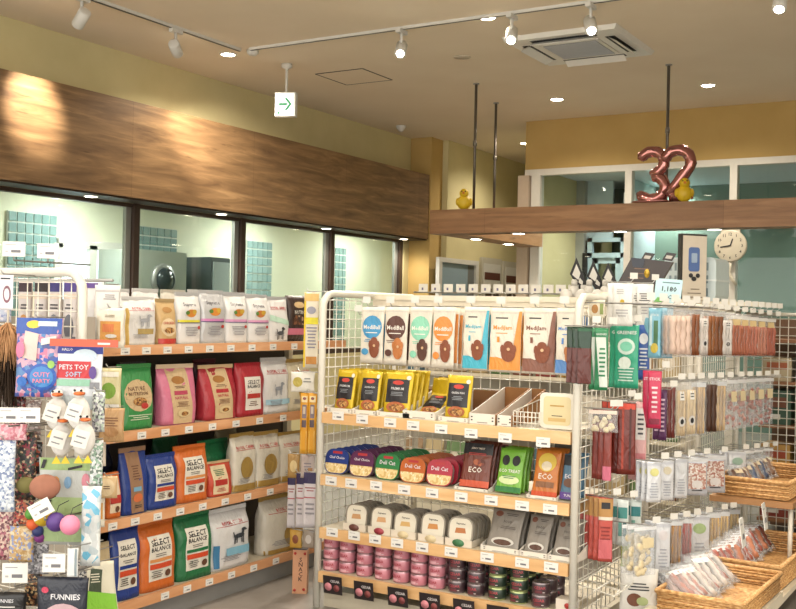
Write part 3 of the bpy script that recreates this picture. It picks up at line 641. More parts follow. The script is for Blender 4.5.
# (px0,px1,py_base,py_top,shelf,style,body,decals,label,row,seal,depth)
SB=[
 (127,158,350,300,0,'block',WBAG,rc('',[('rect',.08,.3,.5,.12,mat('b9a165',.4)),*dog(mat('b7bac0'),.05,.55,.4),('rect',-.46,.4,.06,.8,GOLD)]),'white food bag with red lettering and gold patch, leftmost on the top shelf',0,WBAG),
 (160,178,349,302,0,'stand',mat('cfae7a',.4),[('ell',0,.4,.8,.42,mat('ead3ad')),('ell',0,.8,.5,.14,mat('b5864a')),('text','CHICKEN',0,.5,.6,RED,.07),('ell',0,.33,.5,.14,KIB),('rect',0,.08,.95,.12,RED)],'small beige food bag with red foot on the top shelf',0,RIM),
 (179,202,349,296,0,'block',WBAG,supreme('e5dc3c'),'white food bag with a yellow band on the top shelf',0,SILV),
 (203,226,348,294,0,'block',SILV,supreme('d88bc0'),'grey-topped white food bag with purple-pink band, tallest on the top shelf',0,SILV),
 (227,249,347,296,0,'block',WBAG,supreme('e6a7cf','d98a36'),'white food bag with pink and blue band, top shelf, fifth along',0,SILV),
 (250,270,346,298,0,'block',WBAG,supreme('e3a3c6','cf7f3e'),'white food bag with pink and green band left of the stag bag',0,SILV),
 (271,291,346,300,0,'stand',WBAG,rc('',[('poly',[(-.45,.5),(.45,.38),(.45,.5),(-.45,.64)],mat('bfe0cc',.4)),*dog(BLACK,-.05,.22,.42)]),'white food bag with pale green stripe and black animal on the top shelf',0,SILV),
 (289,309,346,299,0,'pillow',mat('3b2a26',.35),[('ell',-.0,.8,.5,.14,mat('d9b98a')),('text','NUTRO',0,.64,.7,mat('e9e4dc'),.08),('rect',.05,.47,.7,.2,print_mat('p_brown',['8a5a3a','c0a58a','5d3b2b','3b2a26'],60)),('rect',0,.22,.96,.14,mat('d77a94'))],'dark brown food bag with pink band, rightmost on the top shelf',0,None),
 (113,130,437,372,1,'block',mat('3f86bf',.35),[('ell',0,.4,.8,.4,mat('e2cda4')),('ell',0,.35,.5,.18,KIB)],'blue food bag mostly hidden behind the green one on the second shelf',-1,None),
 (123,156,439,368,1,'stand',mat('3f9a55',.35),[('ell',0,.55,.84,.52,TAN),('text','NATURE',-.05,.66,.5,BRN,.07),('text','NUTRITION',-.02,.58,.56,BRN,.06),('ell',0,.45,.4,.14,KIB),('ell',.12,.38,.2,.1,RED),('lines',0,.2,.7,.1,3,mat('d8e6c8'))],'green food bag with a tan oval panel on the second shelf',0,mat('3f9a55',.35)),
 (164,199,432,368,1,'stand',PINK,nutro('c24a66'),'pink food bag with a beige centre panel on the second shelf',0,mat('e8d2b4')),
 (197,212,427,366,1,'block',mat('4b1f2c',.4),[],'dark maroon food bag turned away in the shadow left of the red bags',-1,None),
 (206,243,427,368,1,'stand',mat('b53340',.36),nutro('c2303c'),'red food bag with a beige centre panel on the second shelf',0,mat('d9bd92')),
 (236,266,422,366,1,'block',mat('b12c38',.36),[('poly',[(-.28,.12),(.3,.12),(.26,.74),(-.32,.74)],mat('efe9df')),('text','SELECT',0,.64,.44,INK,.08),('text','BALANCE',0,.56,.46,INK,.08),('rect',0,.38,.5,.09,RED),('lines',0,.24,.4,.1,3,BRN)],'red food bag with a slanted white label on the second shelf',0,None),
 (266,290,420,361,1,'block',WBAG,rc('',[*dog(mat('9aa0aa'),.0,.48,.36),('rect',0,.22,.9,.1,mat('a9d0e2'))]),'white food bag with a pale blue band, right part of the second shelf',0,SILV),
 (290,314,416,362,1,'block',mat('d8ceb2',.4),rc('',[('ell',.1,.4,.5,.4,GOLD)]),'cream and gold food bag at the right end of the second shelf',0,GOLD),
 (108,126,521,474,2,'stand',ORA,[('rect',0,.5,.7,.75,mat('efdcc0')),('lines',0,.75,.5,.15,3,INK),('rect',0,.42,.7,.18,RED),('ell',.1,.2,.3,.14,BRN)],'small orange food bag with a cream label at the left end of the third shelf',0,None),
 (120,150,516,451,2,'stand',NAVY,[('poly',[(-.2,.02),(.26,.02),(.2,.98),(-.3,.98)],mat('a07c60')),('lines',0,.66,.3,.24,6,BRN),('rect',0,.4,.3,.07,LB),('ell',.02,.26,.34,.14,mat('e07a4a')),('lines',.04,.12,.3,.06,2,INK)],'blue food bag with a brown centre stripe on the third shelf',0,mat('a07c60')),
 (150,182,512,456,2,'block',NAVY,select(NAVY),'blue food bag with a white label on the third shelf',0,NAVY),
 (176,210,505,448,2,'block',ORA,select(mat('e29a5a')),'orange food bag with a white label on the third shelf',0,ORA),
 (203,233,500,442,2,'block',GREEN,[],'plain green food bag behind the small orange-red one on the third shelf',-1,GREEN),
 (211,236,500,462,2,'stand',mat('cc4c33',.4),[('rect',-.05,.5,.6,.85,mat('ead6b0')),('lines',-.05,.72,.45,.2,4,GREEN),('rect',-.05,.42,.5,.18,RED),('lines',-.05,.2,.45,.12,3,RED)],'small red-orange food bag with cream label on the third shelf',0,TAN),
 (232,258,498,436,2,'block',mat('d9d2c2',.3),rc('',[('ell',.0,.42,.5,.42,GOLD),('rect',0,.07,.97,.12,GOLD)]),'white and gold food bag, left of three alike on the third shelf',0,GOLD),
 (258,282,494,434,2,'block',mat('d9d2c2',.3),rc('',[('ell',.0,.42,.5,.42,GOLD),('rect',0,.07,.97,.12,GOLD)]),'white and gold food bag, middle of three alike on the third shelf',0,GOLD),
 (282,304,490,434,2,'block',mat('d9d2c2',.3),rc('',[('ell',.0,.42,.5,.42,GOLD),('rect',0,.07,.97,.12,GOLD)]),'white and gold food bag, right of three alike on the third shelf',0,GOLD),
 (94,118,604,545,3,'stand',mat('cbb892',.4),[('text','SELECT',0,.6,.6,INK,.09),('lines',0,.4,.6,.2,4,BRN)],'beige food bag leaning behind the first blue bag on the bottom shelf',0,None),
 (108,143,602,528,3,'block',NAVY,select(NAVY),'blue food bag with a white label on the bottom shelf',0,NAVY),
 (140,178,597,524,3,'block',ORA,select(mat('e29a5a')),'orange food bag with a white label on the bottom shelf',0,ORA),
 (180,214,586,516,3,'block',GREEN,select(GREEN),'green food bag with a white label on the bottom shelf',0,GREEN),
 (214,252,577,510,3,'block',WBAG,rc('',[*dog(mat('3e444c'),.12,.56,.38),('rect',.08,.3,.6,.14,mat('8dc4dc')),('rect',-.42,.25,.1,.4,mat('3a7fae'))]),'large white food bag with a pale blue patch on the bottom shelf',0,WBAG),
 (266,306,563,497,3,'block',mat('dcd6c8',.3),rc('',[('ell',.18,.3,.5,.45,GOLD),('rect',0,.05,.97,.08,GOLD)]),'white and gold food bag standing apart at the right of the bottom shelf',0,GOLD),
]
def place_bag(e,seed):
    x0,x1,pb,pt,si,style,body,dec,lab,row,seal=e
    dep={0:.07,-1:.08}[row]; z=zs[si]
    xf=XF-.02 if row==0 else XF-.12
    a=hit(x0,pb,0,xf); b=hit(x1,pb,0,xf); t=hit((x0+x1)/2,pt,0,xf-.04)
    if row==0: a,b=SPAN[id(e)]
    w=abs(b.y-a.y)*.98; h=(t.z-z)*1.07/(1.06 if seal else 1.0); h=min(h,.33)
    if style in('block','stand'): dep=min(.11,max(.06,w*.42))
    P=Pack(w,h,dep,style,seed)
    o=P.make('food_bag',lab,'food bag',body,dec,'bags of dog food on the left unit',seal)
    o.location=(xf-dep/2,(a.y+b.y)/2,z+.001); o.rotation_euler=(0,0,PI/2+math.radians(R.uniform(-4,0))); return o,P
SPAN={}
for sh in range(4):
    L=[e for e in SB if e[4]==sh and e[9]==0]; iv=[[hit(e[0],e[2],0,XF-.02).y,hit(e[1],e[2],0,XF-.02).y] for e in L]
    for i in range(len(L)-1):
        if iv[i][1]>iv[i+1][0]: m=(iv[i][1]+iv[i+1][0])/2; iv[i][1]=iv[i+1][0]=m
    for e,(q0,q1) in zip(L,iv): SPAN[id(e)]=(Vector((0,q0,0)),Vector((0,q1,0)))
for i,e in enumerate(SB): place_bag(e,i)
# second row behind
for i,(yy,si,c,hh) in enumerate([(3.5,0,'d9d9d8',.235),(3.69,0,'dedddb',.24),(3.88,0,'d2cdc0',.24),(4.07,0,'dcdcdc',.245),(4.26,0,'d8d7d6',.24),(4.45,0,'dadada',.235),(3.62,1,'4b4350',.26),(4.12,1,'6b2430',.26),(3.4,2,'1f3166',.26),(3.85,2,'1c5a3a',.26),(4.3,2,'b9ab8c',.27),(3.7,3,'6a3a20',.26),(4.35,3,'b5b0a4',.26)]):
    P=Pack(.17,hh,.1,'block',100+i)
    o=P.make('food_bag','food bag in the back row of the dog food unit, %s, %s along'%(SHN[si],['first','second','third','fourth','fifth','sixth','near','far','near','middle','far','near','far'][i]),'food bag',mat(c,.4),[],'back row bags on the left unit',mat(c,.4))
    o.location=(XF-.30,yy,zs[si]+.001); o.rotation_euler=(0,0,PI/2)
# ================================================================== CENTRE GONDOLA
YC=4.10; X0=-2.865; X1=-1.59; YM=4.55; HT=1.475
cg=thing('shelving_unit','white wire gondola with four wooden-edged shelves in the centre','shelving unit')
arch_panel(cg,(X0,YC,0),.9,HT,16,30,.017,.0025,rz=PI/2)
arch_panel(cg,(X1,YC,0),.9,HT,16,30,.017,.0025,rz=PI/2)
MB().box(X0,X1,YM-.012,YM+.012,1.40,HT-.005,CREAM).box(X0,X1,YM-.02,YM+.02,HT-.02,HT+.005,CREAM).build('header_rail',cg)
gb=MB()
n=25
for i in range(1,n): gb.tube([(X0+(X1-X0)*i/n,YM,.1),(X0+(X1-X0)*i/n,YM,1.4)],.002,RAILW,4)
for j in range(26): gb.tube([(X0,YM,.1+.052*j),(X1,YM,.1+.052*j)],.002,RAILW,4)
gb.build('back_grid',cg)
bs=MB(); bs.box(X0+.02,X1-.02,YC+.03,YM+.42,.0,.08,mat('cfc6b0',.5)); bs.build('base',cg)
czs=[.918,.626,.378,.172]
CN=['top shelf','second shelf','third shelf','bottom shelf']
for i,z in enumerate(czs):
    o=MB().box(X0+.02,X1-.02,YC-.0,YM-.02,z-.018,z,mat('d9cdb4',.5)).build('shelf',cg)
    MB().box(X0+.018,X1-.018,YC-.018,YC,z-.05,z,LIPW).build('shelf_edge',o)
    br=MB(); 
    for xx in (X0+.02,X1-.024): br.prism([(0,0),(.4,0),(.4,-.02),(.0,-.045)],-.002,.002,CREAM)
cp=[[338,362,390,413,441,471,505,543],[331,351,376,404,432,461,491,522,550],[332,354,375,397,422,451,487,522,551]]
cy=[[415,418.5,422,425,428.5,433,437.5,442],[480,482.5,485,489,492.5,496.5,500,505.5,509],[531.5,535,538.5,542.5,546.5,551.5,557,562.5,567]]
for si in range(3):
    for i,(px,py) in enumerate(zip(cp[si],cy[si])):
        edge_card(px,py+5,1,YC-.0197,0,'white price card on the centre gondola, %s edge, %s'%(CN[si],spot_of(i,len(cp[si]))),'price cards on the centre gondola',.062,.04)
# hanging pouches on the header rail
def hook(parent,loc,d,rz,length):   # wire hook pointing along local -y
    mb=MB(); mb.tube([(0,0,0),(0,-length,0),(0,-length-.012,.014)],.0024,STEEL,5); return mb.build('hook',parent,loc,rz)
ZH=1.405
def hole_strip(o,P,m=WHITE):
    pass
def medi(c,dogc,c2,word,left=True):
    base=mat('e9e2d2',.4)
    if word=='MediBall':
        return [('rect',0,.93,.9,.03,mat('d8d2c6')),('ell',0,.64,.84,.42,c),('text',word,0,.64,.72,mat('f4efe6'),.08),('rect',0,.54,.5,.015,mat('f4efe6')),('lines',-.15,.4,.4,.06,2,c),('ell',.14,.24,.42,.3,dogc),('ell',.14,.38,.3,.17,dogc),('ell',-.03,.33,.12,.14,dogc),('ell',.31,.33,.12,.14,dogc),('ell',.16,.31,.1,.05,mat('e2b98e')),('ell',-.24,.2,.3,.12,c)]
    return [('rect',0,.93,.9,.03,mat('d8d2c6')),('rect',-.0,.12,.96,.2,c),('poly',[(.2,.15),(.48,.15),(.48,.95),(.4,.95)],c),('ell',-.1,.55,.75,.7,base),('lines',-.12,.84,.4,.05,1,INK),('text',word,-.08,.68,.62,c2,.09),('lines',-.1,.6,.4,.03,1,c2),('rect',-.2,.5,.08,.09,c),('ell',.12,.28,.44,.26,dogc),('ell',.12,.4,.3,.16,dogc),('ell',-.06,.35,.13,.14,dogc),('ell',.3,.35,.13,.14,dogc),('ell',.13,.35,.1,.05,mat('e2b98e'))]
PDG=mat('8a4a2c',.6); PDK=mat('5a3526',.6); PTN=mat('c47a40',.6)
HP=[(361,384,'MediBall','3f97c9',PDG,'cream treat pouch with a light blue disc, leftmost hanging on the centre gondola'),
    (384,408,'MediBall','5b3226',PTN,'cream treat pouch with a dark brown disc hanging on the centre gondola'),
    (409,432,'MediBall','8fd6b8',PDK,'cream treat pouch with a mint disc hanging on the centre gondola'),
    (432,455,'MediBall','e8903c',PDG,'cream treat pouch with an orange disc hanging on the centre gondola'),
    (463,489,'MediJam','46b6cf',PDG,'cream treat pouch with a turquoise edge hanging on the centre gondola'),
    (490,522,'MediJam','e6973a',PDG,'cream treat pouch with an orange edge hanging on the centre gondola'),
    (523,556,'MediJam','8a5744',PDG,'cream treat pouch with a brown edge hanging on the centre gondola'),
    (556,582,'MediJam','5a8fd0',PTN,'cream treat pouch with a blue foot, rightmost hanging on the centre gondola')]
for i,(a,b,word,c,dc,lab) in enumerate(HP):
    yy=YC+.10; A=hit(a,312,1,yy); B=hit(b,312,1,yy); T=hit((a+b)/2,307+ (i>4)*1,1,yy); Bo=hit((a+b)/2,363+i*1.7,1,yy)
    w=(B.x-A.x)*.97; h=T.z-Bo.z; xc=(A.x+B.x)/2; ztop=T.z
    for k in range(3 if i!=3 else 4):
        P=Pack(w,h,.022,'pillow',200+i*5+k,.8)
        l=lab if k==0 else lab.replace('cream treat pouch','')[:200]
        o=P.make('treat_pouch',l if k==0 else 'spare cream pouch, %s in line behind the hanging one with the %s'%(ORD[k],lab.split(' with a')[1].lstrip('n ').split(' hanging')[0].split(',')[0]),'treat pouch',mat('e8e0d0',.35),medi(mat(c,.4),dc,mat(c,.4),word) if k==0 else [('rect',0,.5,.9,.8,mat(c,.5))],'hanging pouches on the centre gondola')
        o.location=(xc+.006*k,yy+.03*k,ztop-h-.004*k); o.rotation_euler=(math.radians(-3),0,math.radians(R.uniform(-3,3)+4))
        z_h=ztop
    hk=hook(cg,(xc,YM-.01,ztop+.004),None,0,YM-yy+.03)
    MB().box(-.021,.021,-.001,.001,0,.03,WHITE).build('hook_tag',hk,(0,-(YM-yy+.03)-.012,.014))
# extra hooks on the header with empty tags
for i,xx in enumerate((-2.75,-2.62)): 
    hk=hook(cg,(xx,YM-.01,1.38),None,0,.3); MB().box(-.021,.021,-.001,.001,0,.03,WHITE).build('hook_tag',hk,(0,-.312,.014))
# TOP SHELF: yellow pouches in white trays, cardboard boxes, wire basket, cream tub
YELB=mat('d8b820',.3,.25)
def tray(xc,w,h,z,lab,front=.045,depth=.34,inner='8f6238',back=.0,y0=YC+.012,rz=0):
    t=thing('display_tray',lab,'display tray',(xc,y0,z+.001),rz,'white card display trays')
    W=w/2; m=mat('ece7dc',.5); im=mat(inner,.6)
    MB().box(-W,W,0,.003,0,front,m).build('front_wall',t)
    for s in (-1,1):
        mb=MB(); x=s*W; pr=[(0,0),(0,front),(.05,front+.01),(depth,h),(depth,0)]
        V=[(x-.0015,y,zz) for y,zz in pr]+[(x+.0015,y,zz) for y,zz in pr]; n=5
        mb.add(V,[tuple(range(n)),tuple(range(n,2*n))[::-1]]+[(i,i+n,(i+1)%n+n,(i+1)%n) for i in range(n)],im if inner=='a8733c' and s==1 else m)
        mb.build('side_wall',t)
    MB().box(-W+.002,W-.002,depth-.004,depth,0,h,im).build('back_wall',t); MB().box(-W+.002,W-.002,.004,depth-.004,0,.003,im).build('bottom',t)
    mb=MB()
    for k in range(2):
        for s in (-1,1): mb.box(s*W*.8-.004,s*W*.8+.004,-.0008,0,front*(.3+.3*k),front*(.42+.3*k),INK)
    mb.box(-W*.4,W*.4,-.0008,0,front*.12,front*.2,mat('8a8580')); mb.build('printed_label',t)
    return t
def mini(px,py,z=None):
    p=hit(px,py,1,YC+.02); return p
YP=[(331,352,375,0,'yellow treat pouch with a navy label, leftmost in the white trays'),(356,377,379,0,'yellow treat pouch with a black label, second from left in the trays'),(380,409,381,0,'yellow treat pouch with white fish drawing on its black label')]
def ypouch(w,h,lab,seed,lean=-8,front=True):
    P=Pack(w,h,.03,'stand',seed,.75)
    return P.make('treat_pouch',lab,'treat pouch',YELB,[('poly',[(-.4,.28),(.4,.28),(.38,.82),(-.4,.82)],mat('1f1c22',.35)),('ell',0,.74,.4,.1,mat('c8392f')),('text','GREEN FISH' if seed%2 else 'PREMIUM',0,.6,.5,mat('d7d7d9'),.06),('lines',0,.48,.5,.1,3,mat('8d9299')),('ell',.0,.18,.66,.24,mat('b8653a')),('ell',.02,.17,.5,.16,KIB),('ell',.36,.86,.16,.1,mat('e9e2d2'))] if front else [],'yellow treat pouches on the top shelf')
for i,(a,b,top,k,lab) in enumerate(YP):
    A=hit(a,408,1,YC+.03);B=hit(b,408,1,YC+.03);T=hit((a+b)/2,368+i,1,YC+.07)
    w=B.x-A.x; tray((A.x+B.x)/2,w*1.14,.11,czs[0],'white card display tray holding yellow pouches, %s'%['leftmost','second from the left','third from the left'][i],.02)
    for q in range(4):
        o=ypouch(w*.96,T.z-czs[0]-.01,lab if q==0 else 'yellow treat pouch, %s behind the front one in the %s tray'%(ORD[q],['leftmost','second','third'][i]),300+i*7+q,front=(q==0))
        o.location=((A.x+B.x)/2,YC+.05+.05*q,czs[0]+.006); o.rotation_euler=(math.radians(-8),0,math.radians(R.uniform(-4,4)))
def px_x(px,py,yy=YC+.03): return hit(px,py,1,yy).x
# lying pouch tray and standing pouch
xa,xb=px_x(405,412),px_x(437,412)
tray((xa+xb)/2,(xb-xa)*1.0,.13,czs[0],'white card display tray with a slumped yellow pouch',.035)
for q in range(3):
    o=ypouch(.125,.17,['slumped yellow treat pouch lying back in the fourth tray','upright yellow treat pouch behind the slumped one','rearmost yellow treat pouch in the fourth tray'][q],331+q,front=(q==0))
    o.location=((xa+xb)/2,YC+[.09,.21,.27][q],czs[0]+.006); o.rotation_euler=(math.radians([-52,-10,-8][q]),0,math.radians(-6))
xa,xb=px_x(440,418),px_x(470,418)
tray((xa+xb)/2,(xb-xa),.12,czs[0],'white card display tray with one yellow pouch, beside the empty cardboard trays',.02)
T=hit(457,374,1,YC+.06)
o=ypouch((xb-xa)*.86,T.z-czs[0]-.01,'yellow treat pouch alone in its tray left of the empty brown trays',341); o.location=((xa+xb)/2,YC+.05,czs[0]+.006); o.rotation_euler=(math.radians(-8),0,0)
xa,xb=px_x(471,421),px_x(497,421)
tray((xa+xb)/2,(xb-xa),.14,czs[0],'empty white display tray with brown inside, left of two',.045,.36,'a8733c')
xa,xb=px_x(498,424),px_x(512,424)
tray((xa+xb)/2+.005,(xb-xa)*1.0,.14,czs[0],'narrow white display tray with brown inside, next to the wire basket',.045,.36,'a8733c')
# clear blister packs basket
xa,xb=px_x(513,425),px_x(541,425)
wbk=thing('wire_basket','white wire basket with ribbed sides beside the cream tub','basket',((xa+xb)/2,YC+.02,czs[0]+.001))
W=(xb-xa)/2*.92
mb=MB()
for i in range(8): x=-W+2*W*i/7; mb.tube([(x,0,.065),(x,.0,.002),(x,.3,.002),(x,.3,.1)],.0022,RAILW,5)
for z in (.02,.045,.065): mb.tube([(-W,0,z),(W,0,z)],.0022,RAILW,5)
for x in (-W,W): mb.tube([(x,0,.065),(x,.3,.1)],.003,RAILW,5)
for k in range(6): mb.tube([(-W,.05*k,.002),(-W,.05*k,.065+.006*k)],.002,RAILW,4); mb.tube([(W,.05*k,.002),(W,.05*k,.065+.006*k)],.002,RAILW,4)
mb.build('wire_frame',wbk)
xa,xb=px_x(538,428),px_x(574,432)
tb=thing('foil_tray_meal','cream lidded tray with a printed label at the right end of the top shelf','tray',((xa+xb)/2,YC+.04,czs[0]+.004),math.radians(2))
tb.rotation_euler=(math.radians(0),0,math.radians(3))
W=(xb-xa)/2*.95; H=hit(556,391,1,YC+.07).z-czs[0]-.01
def rrect(w,h,r,n=4):
    out=[]
    for cx,cz,a0 in ((w-r,h-r,0),(-w+r,h-r,PI/2),(-w+r,-h+r,PI),(w-r,-h+r,1.5*PI)):
        for k in range(n+1): a=a0+PI/2*k/n; out.append((cx+r*math.cos(a),cz+r*math.sin(a)))
    return out
cm2=mat('efe9da',.35)
mb=MB(); mb.prism([(x,z+H/2) for x,z in rrect(W,H/2,.02)],0,.006,cm2); mb.prism([(x,z+H/2) for x,z in rrect(W*.88,H/2*.9,.02)],.006,.04,mat('e4ddcc',.4)); mb.build('tray_body',tb)
mb=MB(); mb.prism([(x,z+H/2) for x,z in rrect(W*.78,H/2*.8,.015)],-.002,0,mat('e6d6a6',.4)); mb.build('lid_film',tb)
mb=MB(); mb.box(-W*.4,W*.4,-.003,-.002,H*.62,H*.66,mat('c09a4a')); mb.box(-W*.5,W*.5,-.003,-.002,H*.2,H*.3,mat('d8b877')); mb.box(-W*.3,W*.3,-.003,-.002,H*.35,H*.37,INK); mb.build('lid_print',tb)
# ---------------- SECOND SHELF: curved-top cups in cartons (5), pouches
def cup_mesh(w,h,bodyc,bandc,food,word):
    """plastic tray standing on its edge, lid facing front"""
    t=MB(); out=[(x,z+h/2) for x,z in rrect(w/2,h/2,w*.3,5)]; t.prism(out,0,.004,bandc); t.prism([(x*.88,(z-h/2)*.88+h/2) for x,z in out],.004,.035,mat('b9b4a8',.3,.3))
    return t,out
def cup(name,lab,cat,w,h,lid,food,word,group,lower=None,front=True):
    o=thing(name,lab,cat,(0,0,0),0,group)
    t,out=cup_mesh(w,h,lid,lid,food,word); t.build('tray_body',o)
    if front:
        mb=MB(); zf=h*.42
        mb.prism([(x*.93,min((z-h/2)*.93+h/2,zf)) for x,z in out],-.0012,0,lower or food); 
        mb.prism([(a*w*.2,h*.86+b*h*.05) for a,b in ((-1,-1),(1,-1),(1,1),(-1,1))],-.0014,0,mat('b8323a',.4))
        mb.text(word,0,h*.66,w*.66,mat('e6dfe6'),y=-.0016,hmax=h*.16); mb.build('printed_lid',o)
    return o
cups=[(323,347,448,'243c86','premium blue'),(348,372,450,'5a2450','purple'),(373,398,453,'2f8048','green'),(398,424,457,'c06224','orange'),(425,451,459,'b02c40','crimson')]
PAS=ramp_mat('pasta_food',[(0,'e6cf98'),(.4,'d0b070'),(.7,'f0e2c0')],'vor',(90,90,90),.5)
for i,(a,b,top,c,cn) in enumerate(cups):
    pb_=[475,477,480,483,487][i]
    xa,xb=px_x(a,pb_),px_x(b,pb_); H=hit((a+b)/2,top,1,YC+.03).z-czs[1]-.006; w=(xb-xa)*.96
    for q in range(6):
        o=cup('food_cup',('%s lidded food cup with pale food at its foot, front on the second shelf'%cn) if q==0 else '%s lidded food cup, %s back in its row on the second shelf'%(cn,ORD[q]),'food cup',w,H,mat(c,.3),PAS,'Deli Cat'if i>1 else 'Chef Choice',"lidded food cups on the second shelf",front=(q==0))
        o.location=((xa+xb)/2+.004*q,YC+.03+.05*q,czs[1]+.002); o.rotation_euler=(math.radians(-12),0,math.radians(R.uniform(-3,3)))
SP=[(456,490,443,483,'73392c',[('rect',0,.86,.98,.24,BLACK),('text','JERKY TREAT',0,.86,.7,mat('d8c9b8'),.05),('lines',0,.74,.6,.06,2,RED),('text','ECO',0,.4,.6,mat('e9e0d4'),.12),('rect',0,.1,.98,.14,mat('d05a3a')),('ell',.1,.56,.4,.16,print_mat('p_jerky',['7a3424','a85a38','5a2418'],70))],'dark red treat pouch with black top in the first leaning carton','c8b8a8'),
    (492,522,449,490,'79b63c',[('ell',-.2,.72,.3,.24,BLACK),('ell',.2,.72,.3,.24,BLACK),('text','ECO TREAT',0,.48,.8,mat('f2f2e6'),.14),('ell',0,.28,.8,.2,mat('d9e8b0')),('rect',0,.07,.98,.12,mat('2c7a3c')),('lines',0,.34,.6,.08,2,GREEN)],'bright green treat pouch with black blots on the second shelf','c8b8a8'),
    (528,558,450,500,'c8762c',[('ell',0,.72,.7,.4,mat('e0c04a')),('ell',0,.64,.4,.2,mat('e9dcc0')),('text','ECO',0,.42,.6,mat('f0e6d8'),.12),('rect',0,.25,.7,.12,mat('8a5c3a')),('rect',0,.06,.98,.1,mat('cf4f1e'))],'orange treat pouch with yellow face drawing on the second shelf','a8a098'),
    (557,578,455,502,'4f7690',[('rect',0,.86,.98,.24,mat('22262b')),('text','ECO',0,.5,.6,mat('e6e0e6'),.12),('ell',0,.36,.7,.2,mat('6f4b38')),('rect',0,.08,.98,.15,PURP),('text','TUNA',0,.08,.5,mat('e6e0e6'),.07)],'slate blue treat pouch with a purple foot at the right of the second shelf','888')]
for i,(a,b,pt,pbm,c,dec,lab,_) in enumerate(SP):
    yy=YC+.03; xa,xb=px_x(a,pbm),px_x(b,pbm); T=hit((a+b)/2,pt,1,yy+.06); w=(xb-xa)*.94; h=(T.z-czs[1])*1.03
    if i in(0,2): tray((xa+xb)/2,w*1.06,.2 if i==2 else .17,czs[1],'tall grey-sided display carton behind the %s pouch'%('orange' if i==2 else 'dark red'),.012,.3,'6d675f')
    for q in range(3):
        P=Pack(w*.92,h,.02,'pillow',400+i*5+q,.8)
        o=P.make('treat_pouch',lab if q==0 else 'treat pouch %s behind the %s'%(ORD[q],lab.split(' treat')[0]+' one on the second shelf'),'treat pouch',mat(c,.3),dec if q==0 else [],'leaning treat pouches on the second shelf')
        o.location=((xa+xb)/2,yy+.01+.04*q,czs[1]+.006); o.rotation_euler=(math.radians(-16),0,math.radians(R.uniform(-2,2)))
# ---------------- THIRD SHELF: arched cups in small cartons, grey pouches in trays
for i,(a,b,top,pbm,bc,fc) in enumerate([(345,368,504,529,'6b4038','c89a6a'),(370,393,507,533,'a33a4a','d8a878'),(393,418,512,536,'e0d0a8','d8b070'),(420,446,513,540,'e0d0a8','cf9050'),(447,474,517,546,'3f7a50','c07a48')]):
    xa,xb=px_x(a,pbm),px_x(b,pbm); H=hit((a+b)/2,top,1,YC+.03).z-czs[2]-.004; w=(xb-xa)*.93
    t=thing('display_tray','small printed carton, %s of five on the third shelf'%spot_of(i,5),'display tray',((xa+xb)/2,YC+.008,czs[2]+.001),0,'small cartons on the third shelf')
    W=w/2*1.04; MB().box(-W,W,0,.002,0,.032,mat('e6dccb',.5)).build('front_wall',t)
    for s in(-1,1): MB().box(s*W-.001,s*W+.001,.002,.3,0,.03,mat('dcd2c0',.5)).build('side_wall',t)
    mb=MB(); mb.lathe([(.35*W,-.001),(.35*W,0)],mat(bc,.5),(0,0,.015),14,'y',1.3,.75) ; mb.build('printed_emblem',t)
    for q in range(5):
        o=cup('food_tub',('silver-rimmed food tub with cream lid and printed dish, front row, %s of five'%spot_of(i,5)) if q==0 else 'silver-rimmed food tub, %s back in row %s of the third shelf'%(ORD[q],ORD[i]),'food tub',w,H,mat('9d9486',.3,.5),mat(fc,.5),'Supreme','food tubs on the third shelf',front=False)
        if q==0:
            mb=MB(); mb.prism([(x*.88,(z)*.88+H*.07) for x,z in [(x,z+H/2) for x,z in rrect(w/2,H/2,w*.3,5)]],-.0012,0,mat('e9e2d0',.4)); mb.prism([(x*w*.22,H*.52+z*H*.1) for x,z in ((-1,-1),(1,-.8),(.8,1),(-.8,.9))],-.002,-.0012,mat(fc,.5)); mb.text('Supreme',0,H*.76,w*.5,INK,y=-.002,hmax=H*.1); mb.build('printed_lid',o)
        o.location=((xa+xb)/2+.003*q,YC+.02+.032*q,czs[2]+.004); o.rotation_euler=(math.radians(-8),0,0)
for i,(a,b,top,pbm) in enumerate([(482,521,508,551),(521,549,514,556),(549,577,519,562)]):
    xa,xb=px_x(a,pbm),px_x(b,pbm); w=(xb-xa)*.93; T=hit((a+b)/2,top,1,YC+.1); h=(T.z-czs[2])*1.05
    tray((xa+xb)/2,w*1.06,.10,czs[2],'white display tray under the grey pouches, %s of three on the third shelf'%spot_of(i,3),.022,.32,'b0aaa0')
    for q in range(3):
        P=Pack(w*.92,h,.018,'pillow',500+i*5+q,.8)
        o=P.make('treat_pouch',('grey leaning treat pouch with a brown emblem, %s of three on the third shelf'%spot_of(i,3)) if q==0 else 'grey treat pouch %s behind the %s one on the third shelf'%(ORD[q],spot_of(i,3)),'treat pouch',mat('948d84',.35),[('ell',-.26,.86,.24,.14,mat('7a4a38')),('lines',.14,.86,.4,.08,2,mat('55504c')),('text','FOOD',.05,.68,.4,mat('5a5550'),.06),('ell',0,.2,.7,.2,mat('dcd8d0')),('ell',0,.18,.55,.14,mat('5a3a2c')),('lines',.1,.54,.5,.08,2,mat('6d6660'))] if q==0 else [],'grey treat pouches on the third shelf')
        o.location=((xa+xb)/2,YC+.03+.05*q,czs[2]+.006); o.rotation_euler=(math.radians(-24),0,math.radians(-3))
